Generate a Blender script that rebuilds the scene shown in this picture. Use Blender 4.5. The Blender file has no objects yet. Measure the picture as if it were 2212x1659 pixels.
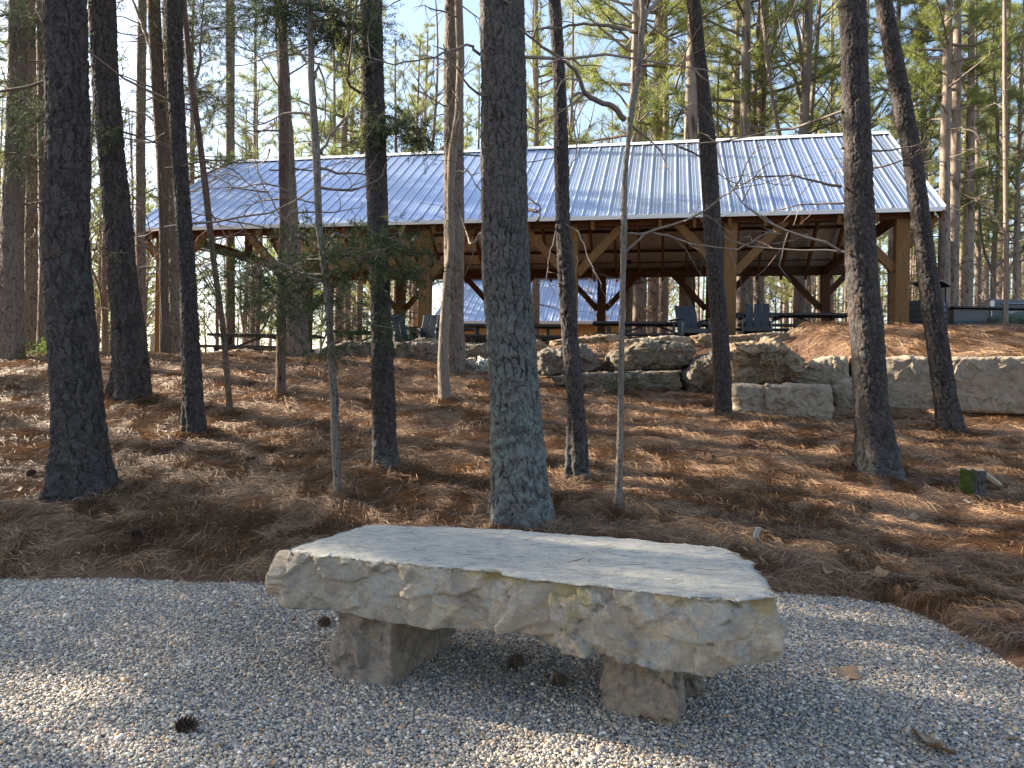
import bpy, math, random
import numpy as np
from mathutils import Vector, Matrix
PI = math.pi
C = bpy.context.scene.collection
scn = bpy.context.scene
RNG = np.random.default_rng(11)
random.seed(5)

# ------------------------------------------------------------------ camera
H = 1.46; F = 1679.46; CU, CV = 1106.0, 829.5
ROLL = .0167; PITCH = math.atan((833.57 - 829.5) / F)
fwd = np.array([0, math.cos(PITCH), math.sin(PITCH)])
r0 = np.array([1., 0, 0]); u0 = np.array([0, -math.sin(PITCH), math.cos(PITCH)])
rgt = math.cos(ROLL) * r0 + math.sin(ROLL) * u0
upv = -math.sin(ROLL) * r0 + math.cos(ROLL) * u0
CAM = np.array([0, 0, H])
cd = bpy.data.cameras.new('camera'); cam = bpy.data.objects.new('camera', cd); C.objects.link(cam)
cam.matrix_world = Matrix(((rgt[0], upv[0], -fwd[0], 0), (rgt[1], upv[1], -fwd[1], 0), (rgt[2], upv[2], -fwd[2], H), (0, 0, 0, 1)))
cd.sensor_width = 36; cd.lens = 36 * F / 2212; cd.clip_end = 2000; cd.clip_start = .05
scn.camera = cam

def ray(u, v):
    return fwd + (u - CU) / F * rgt - (v - CV) / F * upv
def at(u, v, Y):
    d = ray(u, v); return CAM + d * (Y / d[1])
def at_z(u, v, z):
    d = ray(u, v); return CAM + d * ((z - H) / d[2])

# ------------------------------------------------------------------ numpy noise
def _h(ix, iy, iz, seed):
    n = (ix * 73856093) ^ (iy * 19349663) ^ (iz * 83492791) ^ (seed * 2654435 + 1013)
    n = (n ^ (n >> 13)) * 1274126177
    n = n & 0x7fffffff
    n = (n ^ (n >> 16)) * 69069 & 0x7fffffff
    return (n & 0xffffff) / float(0xffffff)
def vnoise(P, seed=0):
    P = np.asarray(P, float); I = np.floor(P).astype(np.int64); f = P - I; f = f * f * (3 - 2 * f)
    r = 0
    for dx in (0, 1):
        wx = f[:, 0] if dx else 1 - f[:, 0]
        for dy in (0, 1):
            wy = f[:, 1] if dy else 1 - f[:, 1]
            for dz in (0, 1):
                wz = f[:, 2] if dz else 1 - f[:, 2]
                r = r + wx * wy * wz * _h(I[:, 0] + dx, I[:, 1] + dy, I[:, 2] + dz, seed)
    return r * 2 - 1
def fbm(P, seed=0, oct=4):
    r = 0; a = .5; P = np.asarray(P, float)
    for k in range(oct):
        r = r + a * vnoise(P, seed + k * 17); P = P * 2.03 + 5.1; a *= .5
    return r
def sstep(a, b, x):
    t = np.clip((x - a) / (b - a), 0, 1); return t * t * (3 - 2 * t)

# ------------------------------------------------------------------ terrain
def gravel_edge(X):
    xs = [-30, -3.7, -2.9, -1.8, 0, 1.9, 2.3, 2.64, 2.71, 2.76, 2.95, 3.6, 5, 30]
    ys = [5.6, 5.57, 5.78, 5.62, 5.6, 5.6, 5.5, 5.32, 4.79, 4.15, 3.0, 0, -5, -30]
    return np.interp(X, xs, ys)
def floorz(X):
    return np.clip(2.13 + .046 * X, 1.55, 2.75)
def hmap(X, Y, lumps=True):
    X = np.asarray(X, float); Y = np.asarray(Y, float)
    s = np.interp(X, [-30, -5, 5, 30], [.205, .205, .170, .170])
    slope = s * np.clip(Y - 5.5, 0, 30)
    # crest line
    # left
    zl = np.where(Y < 14.6, s * np.clip(Y - 5.5, 0, 9.1), np.interp(Y, [14.6, 16, 20, 30, 60, 130], [1.866, 1.83, 1.72, .9, -1.5, -3]))
    # middle-left (boulder wall at ~15)
    fz = floorz(X)
    zm = np.minimum(slope, s * (15.0 - 5.5)) + (fz - s * 9.5) * sstep(15.0, 15.6, Y)
    # middle rock steps
    zs = np.minimum(slope, s * (13.0 - 5.5)) + (fz - s * 7.5) * sstep(13.1, 15.4, Y)
    # right wall: step at 12.7 and mound
    zw = np.minimum(slope, s * (12.5 - 5.5))
    zr = zw + (2.0 - s * 7.0) * sstep(12.72, 12.95, Y) + np.interp(Y, [13.0, 15.6, 17.0, 18], [0, .78, .5, fz.mean() * 0 + .5])
    wl = sstep(-5.2, -6.6, X); wmid = sstep(.2, .9, X); wr = sstep(5.2, 6.0, X)
    z = zm * (1 - wmid) + zs * wmid
    z = z * (1 - wr) + zr * wr
    z = z * (1 - wl) + zl * wl
    # far flattening
    far = sstep(22, 45, Y)
    z = z * (1 - far) + far * np.where(X < -6, np.minimum(z, .3), 2.1)
    # gravel pad is flat; straw rises a little above it
    ge = gravel_edge(X)
    wg = sstep(-.08, .22, Y - ge)
    z = z + .05 * wg
    if lumps:
        P = np.stack([X, Y, X * 0], -1).reshape(-1, 3)
        l = fbm(P * 1.7, 3, 4).reshape(X.shape) * .075 + fbm(P * .45, 9, 2).reshape(X.shape) * .06
        z = z + l * wg * sstep(60, 30, Y)
        z = z + (1 - wg) * fbm(P * 2.2, 31, 3).reshape(X.shape) * .012
    return z
def hz(x, y): return float(hmap(np.array([x]), np.array([y]))[0])
def ground_hit(u, v):
    d = ray(u, v); ts = np.linspace(2, 40, 1500) / d[1]
    P = CAM + ts[:, None] * d
    g = P[:, 2] - hmap(P[:, 0], P[:, 1])
    k = np.argmax(g < 0)
    if g[k] >= 0: k = len(ts) - 1
    return P[k]

# ------------------------------------------------------------------ mesh helpers
def mk(name, V, F, mat, parent=None, smooth=True, attrs=None, loc=None):
    """V (n,3) array, F = list of (m,k) index arrays"""
    V = np.asarray(V, np.float32)
    me = bpy.data.meshes.new(name)
    F = [np.asarray(f, np.int32) for f in F if len(f)]
    nl = sum(f.size for f in F); nf = sum(len(f) for f in F)
    me.vertices.add(len(V)); me.vertices.foreach_set('co', V.ravel())
    me.loops.add(nl); me.loops.foreach_set('vertex_index', np.concatenate([f.ravel() for f in F]))
    tot = np.concatenate([np.full(len(f), f.shape[1], np.int32) for f in F])
    st = np.concatenate([[0], np.cumsum(tot)[:-1]]).astype(np.int32)
    me.polygons.add(nf); me.polygons.foreach_set('loop_start', st); me.polygons.foreach_set('loop_total', tot)
    me.polygons.foreach_set('use_smooth', np.full(nf, smooth, bool))
    if attrs:
        for k, a in attrs.items():
            a = np.asarray(a, np.float32)
            if a.ndim == 1: a = np.stack([a, a, a, a * 0 + 1], -1)
            if a.shape[1] == 3: a = np.concatenate([a, np.ones((len(a), 1), np.float32)], 1)
            at_ = me.attributes.new(k, 'FLOAT_COLOR', 'POINT'); at_.data.foreach_set('color', a.ravel())
    me.update(calc_edges=True)
    if isinstance(mat, (list, tuple)):
        for m in mat: me.materials.append(m)
    elif mat: me.materials.append(mat)
    o = bpy.data.objects.new(name, me); C.objects.link(o)
    if parent: o.parent = parent
    if loc is not None: o.location = loc
    return o
def empty(name, loc, rz=0, parent=None):
    o = bpy.data.objects.new(name, None); C.objects.link(o); o.location = loc; o.rotation_euler = (0, 0, rz)
    o.empty_display_size = .2
    if parent: o.parent = parent
    return o
def tag(o, label=None, cat=None, group=None, kind=None):
    if label: o['label'] = label
    if cat: o['category'] = cat
    if group: o['group'] = group
    if kind: o['kind'] = kind
    return o
def copy_tree(o, parent=None):
    c = o.copy(); C.objects.link(c)
    if parent: c.parent = parent
    for ch in list(o.children): copy_tree(ch, c)
    return c

class MB:
    def __init__(s): s.V = []; s.Q = []; s.T = []; s.n = 0; s.A = []
    def add(s, V, Q=None, T=None, a=None):
        V = np.asarray(V, float)
        if Q is not None and len(Q): s.Q.append(np.asarray(Q) + s.n)
        if T is not None and len(T): s.T.append(np.asarray(T) + s.n)
        s.V.append(V); s.n += len(V)
        s.A.append(np.full((len(V), 3), .5) if a is None else (np.tile(a, (len(V), 1)) if np.ndim(a) == 1 else a))
    def tube(s, P, R, n=6, a=None, cap=False):
        P = np.asarray(P, float); R = np.broadcast_to(np.asarray(R, float), (len(P),)).copy()
        d = np.gradient(P, axis=0); d /= np.linalg.norm(d, axis=1)[:, None] + 1e-9
        if cap:
            P = np.concatenate([P[:1], P, P[-1:]]); R = np.concatenate([[1e-4], R, [1e-4]]); d = np.concatenate([d[:1], d, d[-1:]])
        ref = np.array([0, 0, 1.]) if abs(d[:, 2]).mean() < .75 else np.array([1., 0, 0])
        x = np.cross(d, ref); x /= np.linalg.norm(x, axis=1)[:, None] + 1e-9; y = np.cross(d, x)
        th = np.arange(n) / n * 2 * PI
        V = P[:, None, :] + R[:, None, None] * (np.cos(th)[None, :, None] * x[:, None, :] + np.sin(th)[None, :, None] * y[:, None, :])
        m = len(P); V = V.reshape(-1, 3)
        i = np.arange(m - 1)[:, None] * n; j = np.arange(n)[None, :]; k = (j + 1) % n
        Q = np.stack([i + j, i + k, i + n + k, i + n + j], -1).reshape(-1, 4)
        s.add(V, Q, a=a)
        return s
    def box(s, c, d, M=None, bev=0.0, a=None):
        """box centre c, full size d, optional 3x3 rotation; chamfered edges"""
        c = np.asarray(c, float); h = np.asarray(d, float) / 2
        b = min(bev, h.min() * .45)
        if b <= 0:
            V = np.array([[x, y, z] for z in (-1, 1) for y in (-1, 1) for x in (-1, 1)], float) * h
            Q = [(0, 2, 3, 1), (4, 5, 7, 6), (0, 1, 5, 4), (2, 6, 7, 3), (0, 4, 6, 2), (1, 3, 7, 5)]
            T = None
        else:
            V = []; 
            for z in (-1, 1):
                for y in (-1, 1):
                    for x in (-1, 1):
                        for ax in range(3):
                            p = np.array([x, y, z]) * (h - b); p[ax] += (x, y, z)[ax] * b; V.append(p)
            V = np.array(V)
            def id(x, y, z, ax): return ((z > 0) * 4 + (y > 0) * 2 + (x > 0)) * 3 + ax
            Q = []
            for ax in range(3):
                o = [q for q in range(3) if q != ax]
                for sg in (-1, 1):
                    L = []
                    for (p, q) in ((-1, -1), (1, -1), (1, 1), (-1, 1)):
                        t = [0, 0, 0]; t[ax] = sg; t[o[0]] = p; t[o[1]] = q; L.append(id(*t, ax))
                    if (sg > 0) != (ax == 1): pass
                    else: L = L[::-1]
                    Q.append(L)
            for ax in range(3):
                o = [q for q in range(3) if q != ax]
                for p in (-1, 1):
                    for q in (-1, 1):
                        t1 = [0, 0, 0]; t1[ax] = -1; t1[o[0]] = p; t1[o[1]] = q
                        t2 = list(t1); t2[ax] = 1
                        Q.append([id(*t1, o[0]), id(*t2, o[0]), id(*t2, o[1]), id(*t1, o[1])])
            T = [[id(x, y, z, 0), id(x, y, z, 1), id(x, y, z, 2)] for x in (-1, 1) for y in (-1, 1) for z in (-1, 1)]
        if M is not None: V = V @ np.asarray(M).T
        s.add(V + c, np.array(Q), T, a)
        return s
    def beam(s, p, q, w, h, up=(0, 0, 1), bev=.006, a=None):
        """box from p to q, width w (sideways), height h (along up)"""
        p = np.asarray(p, float); q = np.asarray(q, float); d = q - p; L = np.linalg.norm(d); d /= L
        x = np.cross(d, up); x /= np.linalg.norm(x); z = np.cross(x, d)
        return s.box((p + q) / 2, (w, L, h), np.stack([x, d, z], 1), bev, a)
    def build(s, name, mat, parent=None, smooth=False, loc=None):
        V = np.concatenate(s.V); F = []
        if s.Q: F.append(np.concatenate(s.Q))
        if s.T: F.append(np.concatenate(s.T))
        return mk(name, V, F, mat, parent, smooth, {'tint': np.concatenate(s.A)}, loc)

def R3(rx=0, ry=0, rz=0):
    return np.array(Matrix.Rotation(rz, 3, 'Z') @ Matrix.Rotation(ry, 3, 'Y') @ Matrix.Rotation(rx, 3, 'X'))

# ------------------------------------------------------------------ materials
def newmat(name):
    m = bpy.data.materials.new(name); m.use_nodes = True; nt = m.node_tree; nt.nodes.clear()
    out = nt.nodes.new('ShaderNodeOutputMaterial'); b = nt.nodes.new('ShaderNodeBsdfPrincipled')
    nt.links.new(b.outputs[0], out.inputs[0]); return m, nt, b, out
class N:
    def __init__(s, nt): s.nt = nt
    def n(s, t, **k):
        o = s.nt.nodes.new(t)
        for a, v in k.items(): setattr(o, a, v)
        return o
    def l(s, a, b): s.nt.links.new(a, b)
    def coord(s, kind='Object', scale=(1, 1, 1)):
        t = s.n('ShaderNodeTexCoord'); m = s.n('ShaderNodeMapping'); m.inputs['Scale'].default_value = scale
        s.l(t.outputs[kind], m.inputs[0]); return m.outputs[0]
    def noise(s, vec, sc, det=5, rough=.55, dist=0):
        t = s.n('ShaderNodeTexNoise'); t.inputs['Scale'].default_value = sc; t.inputs['Detail'].default_value = det
        t.inputs['Roughness'].default_value = rough; t.inputs['Distortion'].default_value = dist; s.l(vec, t.inputs['Vector']); return t.outputs['Fac']
    def vor(s, vec, sc, feat='F1', out='Distance', rnd=1):
        t = s.n('ShaderNodeTexVoronoi', feature=feat); t.inputs['Scale'].default_value = sc; t.inputs['Randomness'].default_value = rnd
        s.l(vec, t.inputs['Vector']); return t.outputs[out]
    def ramp(s, fac, stops, interp='LINEAR'):
        r = s.n('ShaderNodeValToRGB'); r.color_ramp.interpolation = interp
        while len(r.color_ramp.elements) < len(stops): r.color_ramp.elements.new(.5)
        for e, (p, c) in zip(r.color_ramp.elements, stops):
            e.position = p; e.color = (*c, 1) if len(c) == 3 else c
        s.l(fac, r.inputs[0]); return r.outputs[0]
    def mix(s, f, a, b, mode='MIX'):
        m = s.n('ShaderNodeMix', data_type='RGBA', blend_type=mode)
        for i, x in ((0, f), (6, a), (7, b)):
            if hasattr(x, 'links'): s.l(x, m.inputs[i])
            else: m.inputs[i].default_value = x if i == 0 else ((*x, 1) if len(x) == 3 else x)
        return m.outputs[2]
    def math(s, op, a, b=0, c=0):
        m = s.n('ShaderNodeMath', operation=op)
        for i, x in enumerate((a, b, c)):
            if hasattr(x, 'links'): s.l(x, m.inputs[i])
            else: m.inputs[i].default_value = x
        return m.outputs[0]
    def attr(s, name, comp=None):
        a = s.n('ShaderNodeAttribute', attribute_name=name)
        if comp is None: return a.outputs['Color']
        if comp == 'A': return a.outputs['Alpha']
        sp = s.n('ShaderNodeSeparateColor'); s.l(a.outputs['Color'], sp.inputs[0]); return sp.outputs[comp]
    def bump(s, b, h, st=.5, dist=.01, prev=None):
        n = s.n('ShaderNodeBump'); n.inputs['Strength'].default_value = st; n.inputs['Distance'].default_value = dist
        s.l(h, n.inputs['Height'])
        if prev is not None: s.l(prev, n.inputs['Normal'])
        s.l(n.outputs[0], b.inputs['Normal']); return n.outputs[0]
    def geo(s, k):
        g = s.n('ShaderNodeNewGeometry'); return g.outputs[k]
    def objrand(s): return s.n('ShaderNodeObjectInfo').outputs['Random']

def m_bark(name, cols, crack=(.022, .018, .016), lichen=(.22, .27, .25), lich=0.0):
    m, nt, b, _ = newmat(name); k = N(nt)
    v = k.coord('Object')
    cell = k.attr('bark', 0); crk = k.attr('bark', 1); li = k.attr('bark', 2)
    n1 = k.noise(v, 45, 5, .65); n2 = k.noise(v, 6, 3)
    c = k.ramp(k.math('ADD', k.math('MULTIPLY', cell, .6), k.math('MULTIPLY', n2, .4)), [(.22, cols[0]), (.42, cols[1]), (.60, cols[2]), (.78, cols[3])])
    nf = k.noise(k.coord('Object', (1, 1, .5)), 130, 4, .8); c = k.mix(k.ramp(nf, [(.35, (1, 1, 1)), (.6, (0, 0, 0))]), c, tuple(x * .8 for x in cols[0]))
    c = k.mix(k.math('MULTIPLY', k.ramp(n1, [(.35, (0, 0, 0)), (.75, (1, 1, 1))]), .45), c, tuple(x * 1.7 for x in cols[2]))
    c = k.mix(k.math('MULTIPLY', li, k.ramp(k.noise(v, 14, 4, .7), [(.4, (0, 0, 0)), (.6, (1, 1, 1))])), c, lichen)
    c = k.mix(k.ramp(crk, [(0.05, (1, 1, 1)), (.6, (0, 0, 0))]), c, crack)
    k.l(c, b.inputs['Base Color']); b.inputs['Roughness'].default_value = .92
    b.inputs['Specular IOR Level'].default_value = .2
    k.bump(b, k.noise(k.coord('Object', (1, 1, .35)), 90, 5, .7), .6, .006)
    return m
PINE_C = [(.018, .014, .013), (.042, .035, .033), (.085, .076, .074), (.085, .046, .032)]
M = {}
M['bark'] = m_bark('pine bark', PINE_C)
M['bark_grey'] = m_bark('grey lichened pine bark', [(.025, .021, .020), (.058, .052, .050), (.11, .104, .10), (.10, .062, .048)], lichen=(.175, .20, .185))
M['bark_red'] = m_bark('cedar bark', [(.065, .042, .032), (.11, .075, .058), (.145, .105, .085), (.17, .13, .105)], crack=(.03, .02, .017))
M['bark_smooth'] = m_bark('smooth hardwood bark', [(.15, .115, .09), (.19, .15, .12), (.23, .185, .15), (.27, .22, .18)], crack=(.12, .09, .07))
M['bark_lit'] = m_bark('sunlit far pine bark', [(.15, .11, .085), (.22, .175, .14), (.29, .235, .195), (.31, .22, .16)], crack=(.07, .05, .04))  # brightened copy of the bark; sun on far trunks is put into the colour
M['bark_pale'] = m_bark('pale sapling bark', [(.10, .085, .07), (.16, .135, .115), (.21, .18, .155), (.23, .19, .155)], crack=(.05, .04, .034))
M['bark_far'] = m_bark('sunlit pine bark', [(.10, .075, .06), (.155, .125, .10), (.20, .165, .14), (.22, .15, .115)], crack=(.04, .03, .025))  # pine bark made paler, sunlight painted into its colours

def m_tint(name, stops, rough=.8, trans=0, spec=.3, noise_sc=None, objr=0):
    m, nt, b, out = newmat(name); k = N(nt)
    f = k.attr('tint', 0)
    if objr: f = k.math('ADD', k.math('MULTIPLY', f, 1 - objr), k.math('MULTIPLY', k.objrand(), objr))
    c = k.ramp(f, stops)
    if noise_sc:
        c = k.mix(k.math('MULTIPLY', k.noise(k.coord('Object'), noise_sc, 4), .5), c, tuple(x * .45 for x in stops[0][1]))
    k.l(c, b.inputs['Base Color']); b.inputs['Roughness'].default_value = rough; b.inputs['Specular IOR Level'].default_value = spec
    if trans:
        t = k.n('ShaderNodeBsdfTranslucent'); k.l(c, t.inputs[0]); mx = k.n('ShaderNodeMixShader'); mx.inputs[0].default_value = trans
        k.l(b.outputs[0], mx.inputs[1]); k.l(t.outputs[0], mx.inputs[2]); k.l(mx.outputs[0], out.inputs[0])
    return m
M['needles'] = m_tint('pine needles', [(0, (.12, .16, .045)), (.5, (.22, .26, .07)), (1, (.38, .38, .12))], .6, .55, objr=.3)
M['cedar'] = m_tint('cedar foliage', [(0, (.022, .040, .018)), (.6, (.042, .066, .028)), (1, (.085, .11, .045))], .7, .3)
M['deadleaf'] = m_tint('dry hanging leaves', [(0, (.24, .12, .06)), (1, (.45, .32, .2))], .8, .4)
M['greenleaf'] = m_tint('young green leaves', [(0, (.1, .16, .03)), (1, (.25, .33, .06))], .6, .45)
M['twig'] = m_tint('bare twigs', [(0, (.10, .075, .06)), (.5, (.19, .15, .125)), (1, (.28, .235, .2))], .85)
M['straw'] = m_tint('fallen pine straw', [(0, (.085, .045, .026)), (.35, (.19, .108, .060)), (.7, (.38, .235, .13)), (1, (.58, .40, .24))], .55, .12)
M['pebble'] = None
def m_pebble():
    m, nt, b, _ = newmat('river pebbles'); k = N(nt)
    c = k.attr('tint'); n = k.noise(k.coord('Object'), 220, 3)
    c = k.mix(k.math('MULTIPLY', n, .3), c, (.2, .2, .22), 'MIX')
    k.l(c, b.inputs['Base Color']); b.inputs['Roughness'].default_value = .6; return m
M['pebble'] = m_pebble()
def m_gravelbed():
    m, nt, b, _ = newmat('gravel bed'); k = N(nt); v = k.coord('Object')
    col = k.vor(v, 80, 'F1', 'Color'); sp = k.n('ShaderNodeSeparateColor'); k.l(col, sp.inputs[0])
    c = k.ramp(sp.outputs[0], [(0, (.10, .11, .13)), (.3, (.22, .22, .23)), (.6, (.36, .35, .33)), (.85, (.44, .37, .28)), (1, (.6, .6, .6))])
    k.l(c, b.inputs['Base Color']); b.inputs['Roughness'].default_value = .7
    k.bump(b, k.math('SUBTRACT', 1, k.vor(v, 80)), 1, .01); return m
M['gravel'] = m_gravelbed()
def m_ground():
    m, nt, b, _ = newmat('forest floor'); k = N(nt); v = k.coord('Object')
    n1 = k.noise(v, 9, 6, .65); n2 = k.noise(k.coord('Object', (1, 4, 1)), 30, 5, .7, .6); n3 = k.noise(v, 1.2, 3)
    c = k.ramp(n2, [(.25, (.05, .026, .017)), (.5, (.15, .08, .048)), (.75, (.30, .18, .11))])
    c = k.mix(k.math('MULTIPLY', n1, .6), c, (.12, .065, .04)); c = k.mix(k.math('MULTIPLY', n3, .35), c, (.22, .13, .08))
    k.l(c, b.inputs['Base Color']); b.inputs['Roughness'].default_value = .9
    k.bump(b, n2, .8, .03); return m
M['ground'] = m_ground()
def m_rock(name, base, alt, stain, dark, scale=1.0, stain_amt=.5, lichen=None, topcol=None):
    m, nt, b, _ = newmat(name); k = N(nt); v = k.coord('Object')
    n1 = k.noise(v, 2.6 * scale, 6, .62, .4); n2 = k.noise(v, 9 * scale, 6, .7); n3 = k.noise(k.coord('Object', (1, 1, 3.5)), 4 * scale, 5, .6, .8); n4 = k.noise(v, 60 * scale, 4, .7)
    c = k.mix(k.ramp(n1, [(.38, (0, 0, 0)), (.62, (1, 1, 1))]), base, alt)
    c = k.mix(k.math('MULTIPLY', k.ramp(n3, [(.52, (0, 0, 0)), (.63, (1, 1, 1))]), stain_amt), c, stain)
    c = k.mix(k.math('MULTIPLY', k.ramp(n2, [(.44, (0, 0, 0)), (.66, (1, 1, 1))]), .75), c, dark)
    c = k.mix(k.math('MULTIPLY', k.ramp(n4, [(.4, (0, 0, 0)), (.8, (1, 1, 1))]), .4), c, tuple(min(1, x * 1.5) for x in base))
    if lichen:
        c = k.mix(k.ramp(k.noise(v, 5 * scale, 5, .75, .5), [(.58, (0, 0, 0)), (.64, (1, 1, 1))]), c, lichen)
    if topcol:
        t = k.attr('tint', 0); tc = k.mix(k.ramp(k.noise(k.coord('Object', (1, 3.5, 1)), 11, 5, .7), [(.42, (0, 0, 0)), (.66, (1, 1, 1))]), topcol[0], topcol[1])
        tc = k.mix(k.ramp(k.noise(k.coord('Object', (1, 3, 1)), 30, 4, .7), [(.62, (0, 0, 0)), (.72, (1, 1, 1))]), tc, topcol[2])
        c = k.mix(t, c, tc)
        oc = k.attr('tint', 1)
        c = k.mix(k.math('MULTIPLY', oc, k.ramp(k.noise(v, 6, 4, .6), [(.4, (0, 0, 0)), (.52, (1, 1, 1))])), c, topcol[3])
    k.l(c, b.inputs['Base Color']); b.inputs['Roughness'].default_value = .85; b.inputs['Specular IOR Level'].default_value = .25
    bp = k.bump(b, n2, .8, .05); k.bump(b, k.noise(v, 38 * scale, 7, .78), .9, .012, bp)
    return m
def m_slab():
    m, nt, b, _ = newmat('pale sandstone slab'); k = N(nt); v = k.coord('Object')
    top = k.attr('tint', 0); edge = k.attr('tint', 1); cell = k.attr('tint', 2)
    n1 = k.noise(v, 3, 6, .65, .8); n2 = k.noise(v, 11, 7, .72, .3); n3 = k.noise(v, 55, 5, .75)
    c = k.ramp(cell, [(0, (.32, .26, .19)), (.25, (.43, .37, .29)), (.4, (.28, .235, .185)), (.55, (.50, .41, .30)), (.66, (.40, .395, .36)), (.8, (.34, .275, .20)), (1, (.54, .455, .34))], 'LINEAR')
    c = k.mix(.25, c, k.ramp(n1, [(.3, (.25, .215, .175)), (.5, (.37, .32, .26)), (.7, (.42, .37, .30))]))
    och = k.math('MULTIPLY', k.ramp(k.math('ADD', n1, k.math('MULTIPLY', edge, .13)), [(.60, (0, 0, 0)), (.66, (1, 1, 1))]), .8)
    c = k.mix(och, c, k.ramp(n2, [(.35, (.42, .27, .09)), (.6, (.30, .26, .12))]))
    c = k.mix(k.ramp(k.noise(k.coord('Object', (1, 1, .5)), 7, 5, .8, 1.0), [(.66, (0, 0, 0)), (.70, (.7, .7, .7))]), c, (.55, .52, .47))
    c = k.mix(k.math('MULTIPLY', k.ramp(n3, [(.35, (1, 1, 1)), (.6, (0, 0, 0))]), .4), c, (.14, .125, .11))
    tn = k.noise(k.coord('Object', (1, 3.2, 1)), 9, 8, .78, .3); tn2 = k.noise(k.coord('Object', (1, 3.5, 1)), 34, 6, .75)
    tc = k.ramp(tn, [(.30, (.20, .195, .20)), (.42, (.37, .36, .33)), (.52, (.50, .47, .40)), (.66, (.62, .57, .47))])
    tc = k.mix(k.ramp(tn2, [(.30, (.8, .8, .8)), (.44, (0, 0, 0))]), tc, (.12, .115, .13))
    tc = k.mix(k.ramp(tn2, [(.58, (0, 0, 0)), (.72, (.5, .5, .5))]), tc, (.62, .59, .53))
    c = k.mix(top, c, tc)
    k.l(c, b.inputs['Base Color']); b.inputs['Roughness'].default_value = .85; b.inputs['Specular IOR Level'].default_value = .25
    bp = k.bump(b, n2, .5, .03); k.bump(b, k.noise(v, 60, 7, .78), .8, .008, bp)
    return m
M['slab'] = m_slab()
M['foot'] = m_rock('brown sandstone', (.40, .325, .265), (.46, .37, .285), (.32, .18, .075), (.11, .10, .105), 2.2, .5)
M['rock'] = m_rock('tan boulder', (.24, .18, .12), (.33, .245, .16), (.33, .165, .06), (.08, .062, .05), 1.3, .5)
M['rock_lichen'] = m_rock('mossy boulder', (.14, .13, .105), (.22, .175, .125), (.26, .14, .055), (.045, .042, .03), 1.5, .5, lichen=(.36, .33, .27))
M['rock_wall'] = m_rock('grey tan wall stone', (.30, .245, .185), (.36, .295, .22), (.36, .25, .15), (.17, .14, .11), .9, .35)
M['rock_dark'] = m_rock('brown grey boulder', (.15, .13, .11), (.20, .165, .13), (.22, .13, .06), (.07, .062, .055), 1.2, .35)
def m_metal(name, col, rough, metal):
    m, nt, b, _ = newmat(name); k = N(nt)
    n = k.noise(k.coord('Object', (1, 1, 1)), 1.4, 4, .6)
    c = k.mix(n, tuple(x * .88 for x in col), tuple(min(1, x * 1.06) for x in col))
    k.l(c, b.inputs['Base Color']); b.inputs['Metallic'].default_value = metal
    r = k.math('ADD', rough - .06, k.math('MULTIPLY', k.noise(k.coord('Object'), 5, 3), .14)); k.l(r, b.inputs['Roughness'])
    return m
M['roof'] = m_metal('galvanised roofing', (.47, .56, .76), .36, .75)
M['roof_under'] = m_metal('roof panel underside', (.82, .81, .78), .6, .0)
M['trim'] = m_metal('white metal trim', (.78, .79, .80), .45, .1)
def m_wood(name, c1, c2, c3, grain=(14, 14, 1.2)):
    m, nt, b, _ = newmat(name); k = N(nt)
    v = k.coord('Object', grain)
    n = k.noise(v, 3, 6, .65, 1.2); n2 = k.noise(k.coord('Object'), 1.5, 3)
    c = k.ramp(n, [(.25, c1), (.5, c2), (.75, c3)])
    c = k.mix(k.math('MULTIPLY', n2, .4), c, c1)
    k.l(c, b.inputs['Base Color']); b.inputs['Roughness'].default_value = .72; b.inputs['Specular IOR Level'].default_value = .3
    k.bump(b, n, .35, .006); return m
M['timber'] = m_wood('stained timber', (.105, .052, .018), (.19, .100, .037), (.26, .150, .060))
M['timber_dark'] = m_wood('darker timber', (.06, .024, .010), (.10, .042, .016), (.135, .06, .024))  # darker tone of the timber, for rear posts, beams and purlins
M['boards'] = m_wood('golden cedar boards', (.42, .22, .07), (.52, .30, .11), (.60, .37, .15))
def m_plain(name, col, rough=.5, metal=0, spec=.5):
    m, nt, b, _ = newmat(name); k = N(nt)
    n = k.noise(k.coord('Object'), 12, 4)
    c = k.mix(n, tuple(x * .8 for x in col), tuple(min(1, x * 1.15) for x in col)); k.l(c, b.inputs['Base Color'])
    b.inputs['Roughness'].default_value = rough; b.inputs['Metallic'].default_value = metal; b.inputs['Specular IOR Level'].default_value = spec
    return m
M['black'] = m_plain('black coated metal', (.012, .012, .014), .45)
M['charcoal'] = m_plain('charcoal plastic lumber', (.016, .021, .032), .5)
M['slate'] = m_plain('dark slatted panel', (.05, .06, .072), .55)
M['steel'] = m_plain('brushed steel', (.40, .41, .43), .35, .8)
M['greypanel'] = m_plain('pale grey panel', (.42, .40, .39), .5)
M['darkpanel'] = m_plain('dark grey panel', (.10, .095, .095), .5)
M['concrete'] = m_plain('concrete', (.40, .39, .35), .85)
M['cutwood'] = m_wood('weathered cut wood', (.30, .22, .15), (.42, .32, .22), (.5, .4, .3))
M['moss'] = m_plain('moss', (.10, .14, .02), .9)
M['leaf'] = m_tint('fallen leaf', [(0, (.22, .10, .045)), (.5, (.42, .30, .19)), (1, (.55, .45, .33))], .7, .15, noise_sc=14)
M['cone'] = m_tint('pine cone', [(0, (.03, .02, .016)), (1, (.16, .11, .075))], .8)
M['white'] = m_plain('pale lichen', (.55, .53, .48), .9)

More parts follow.
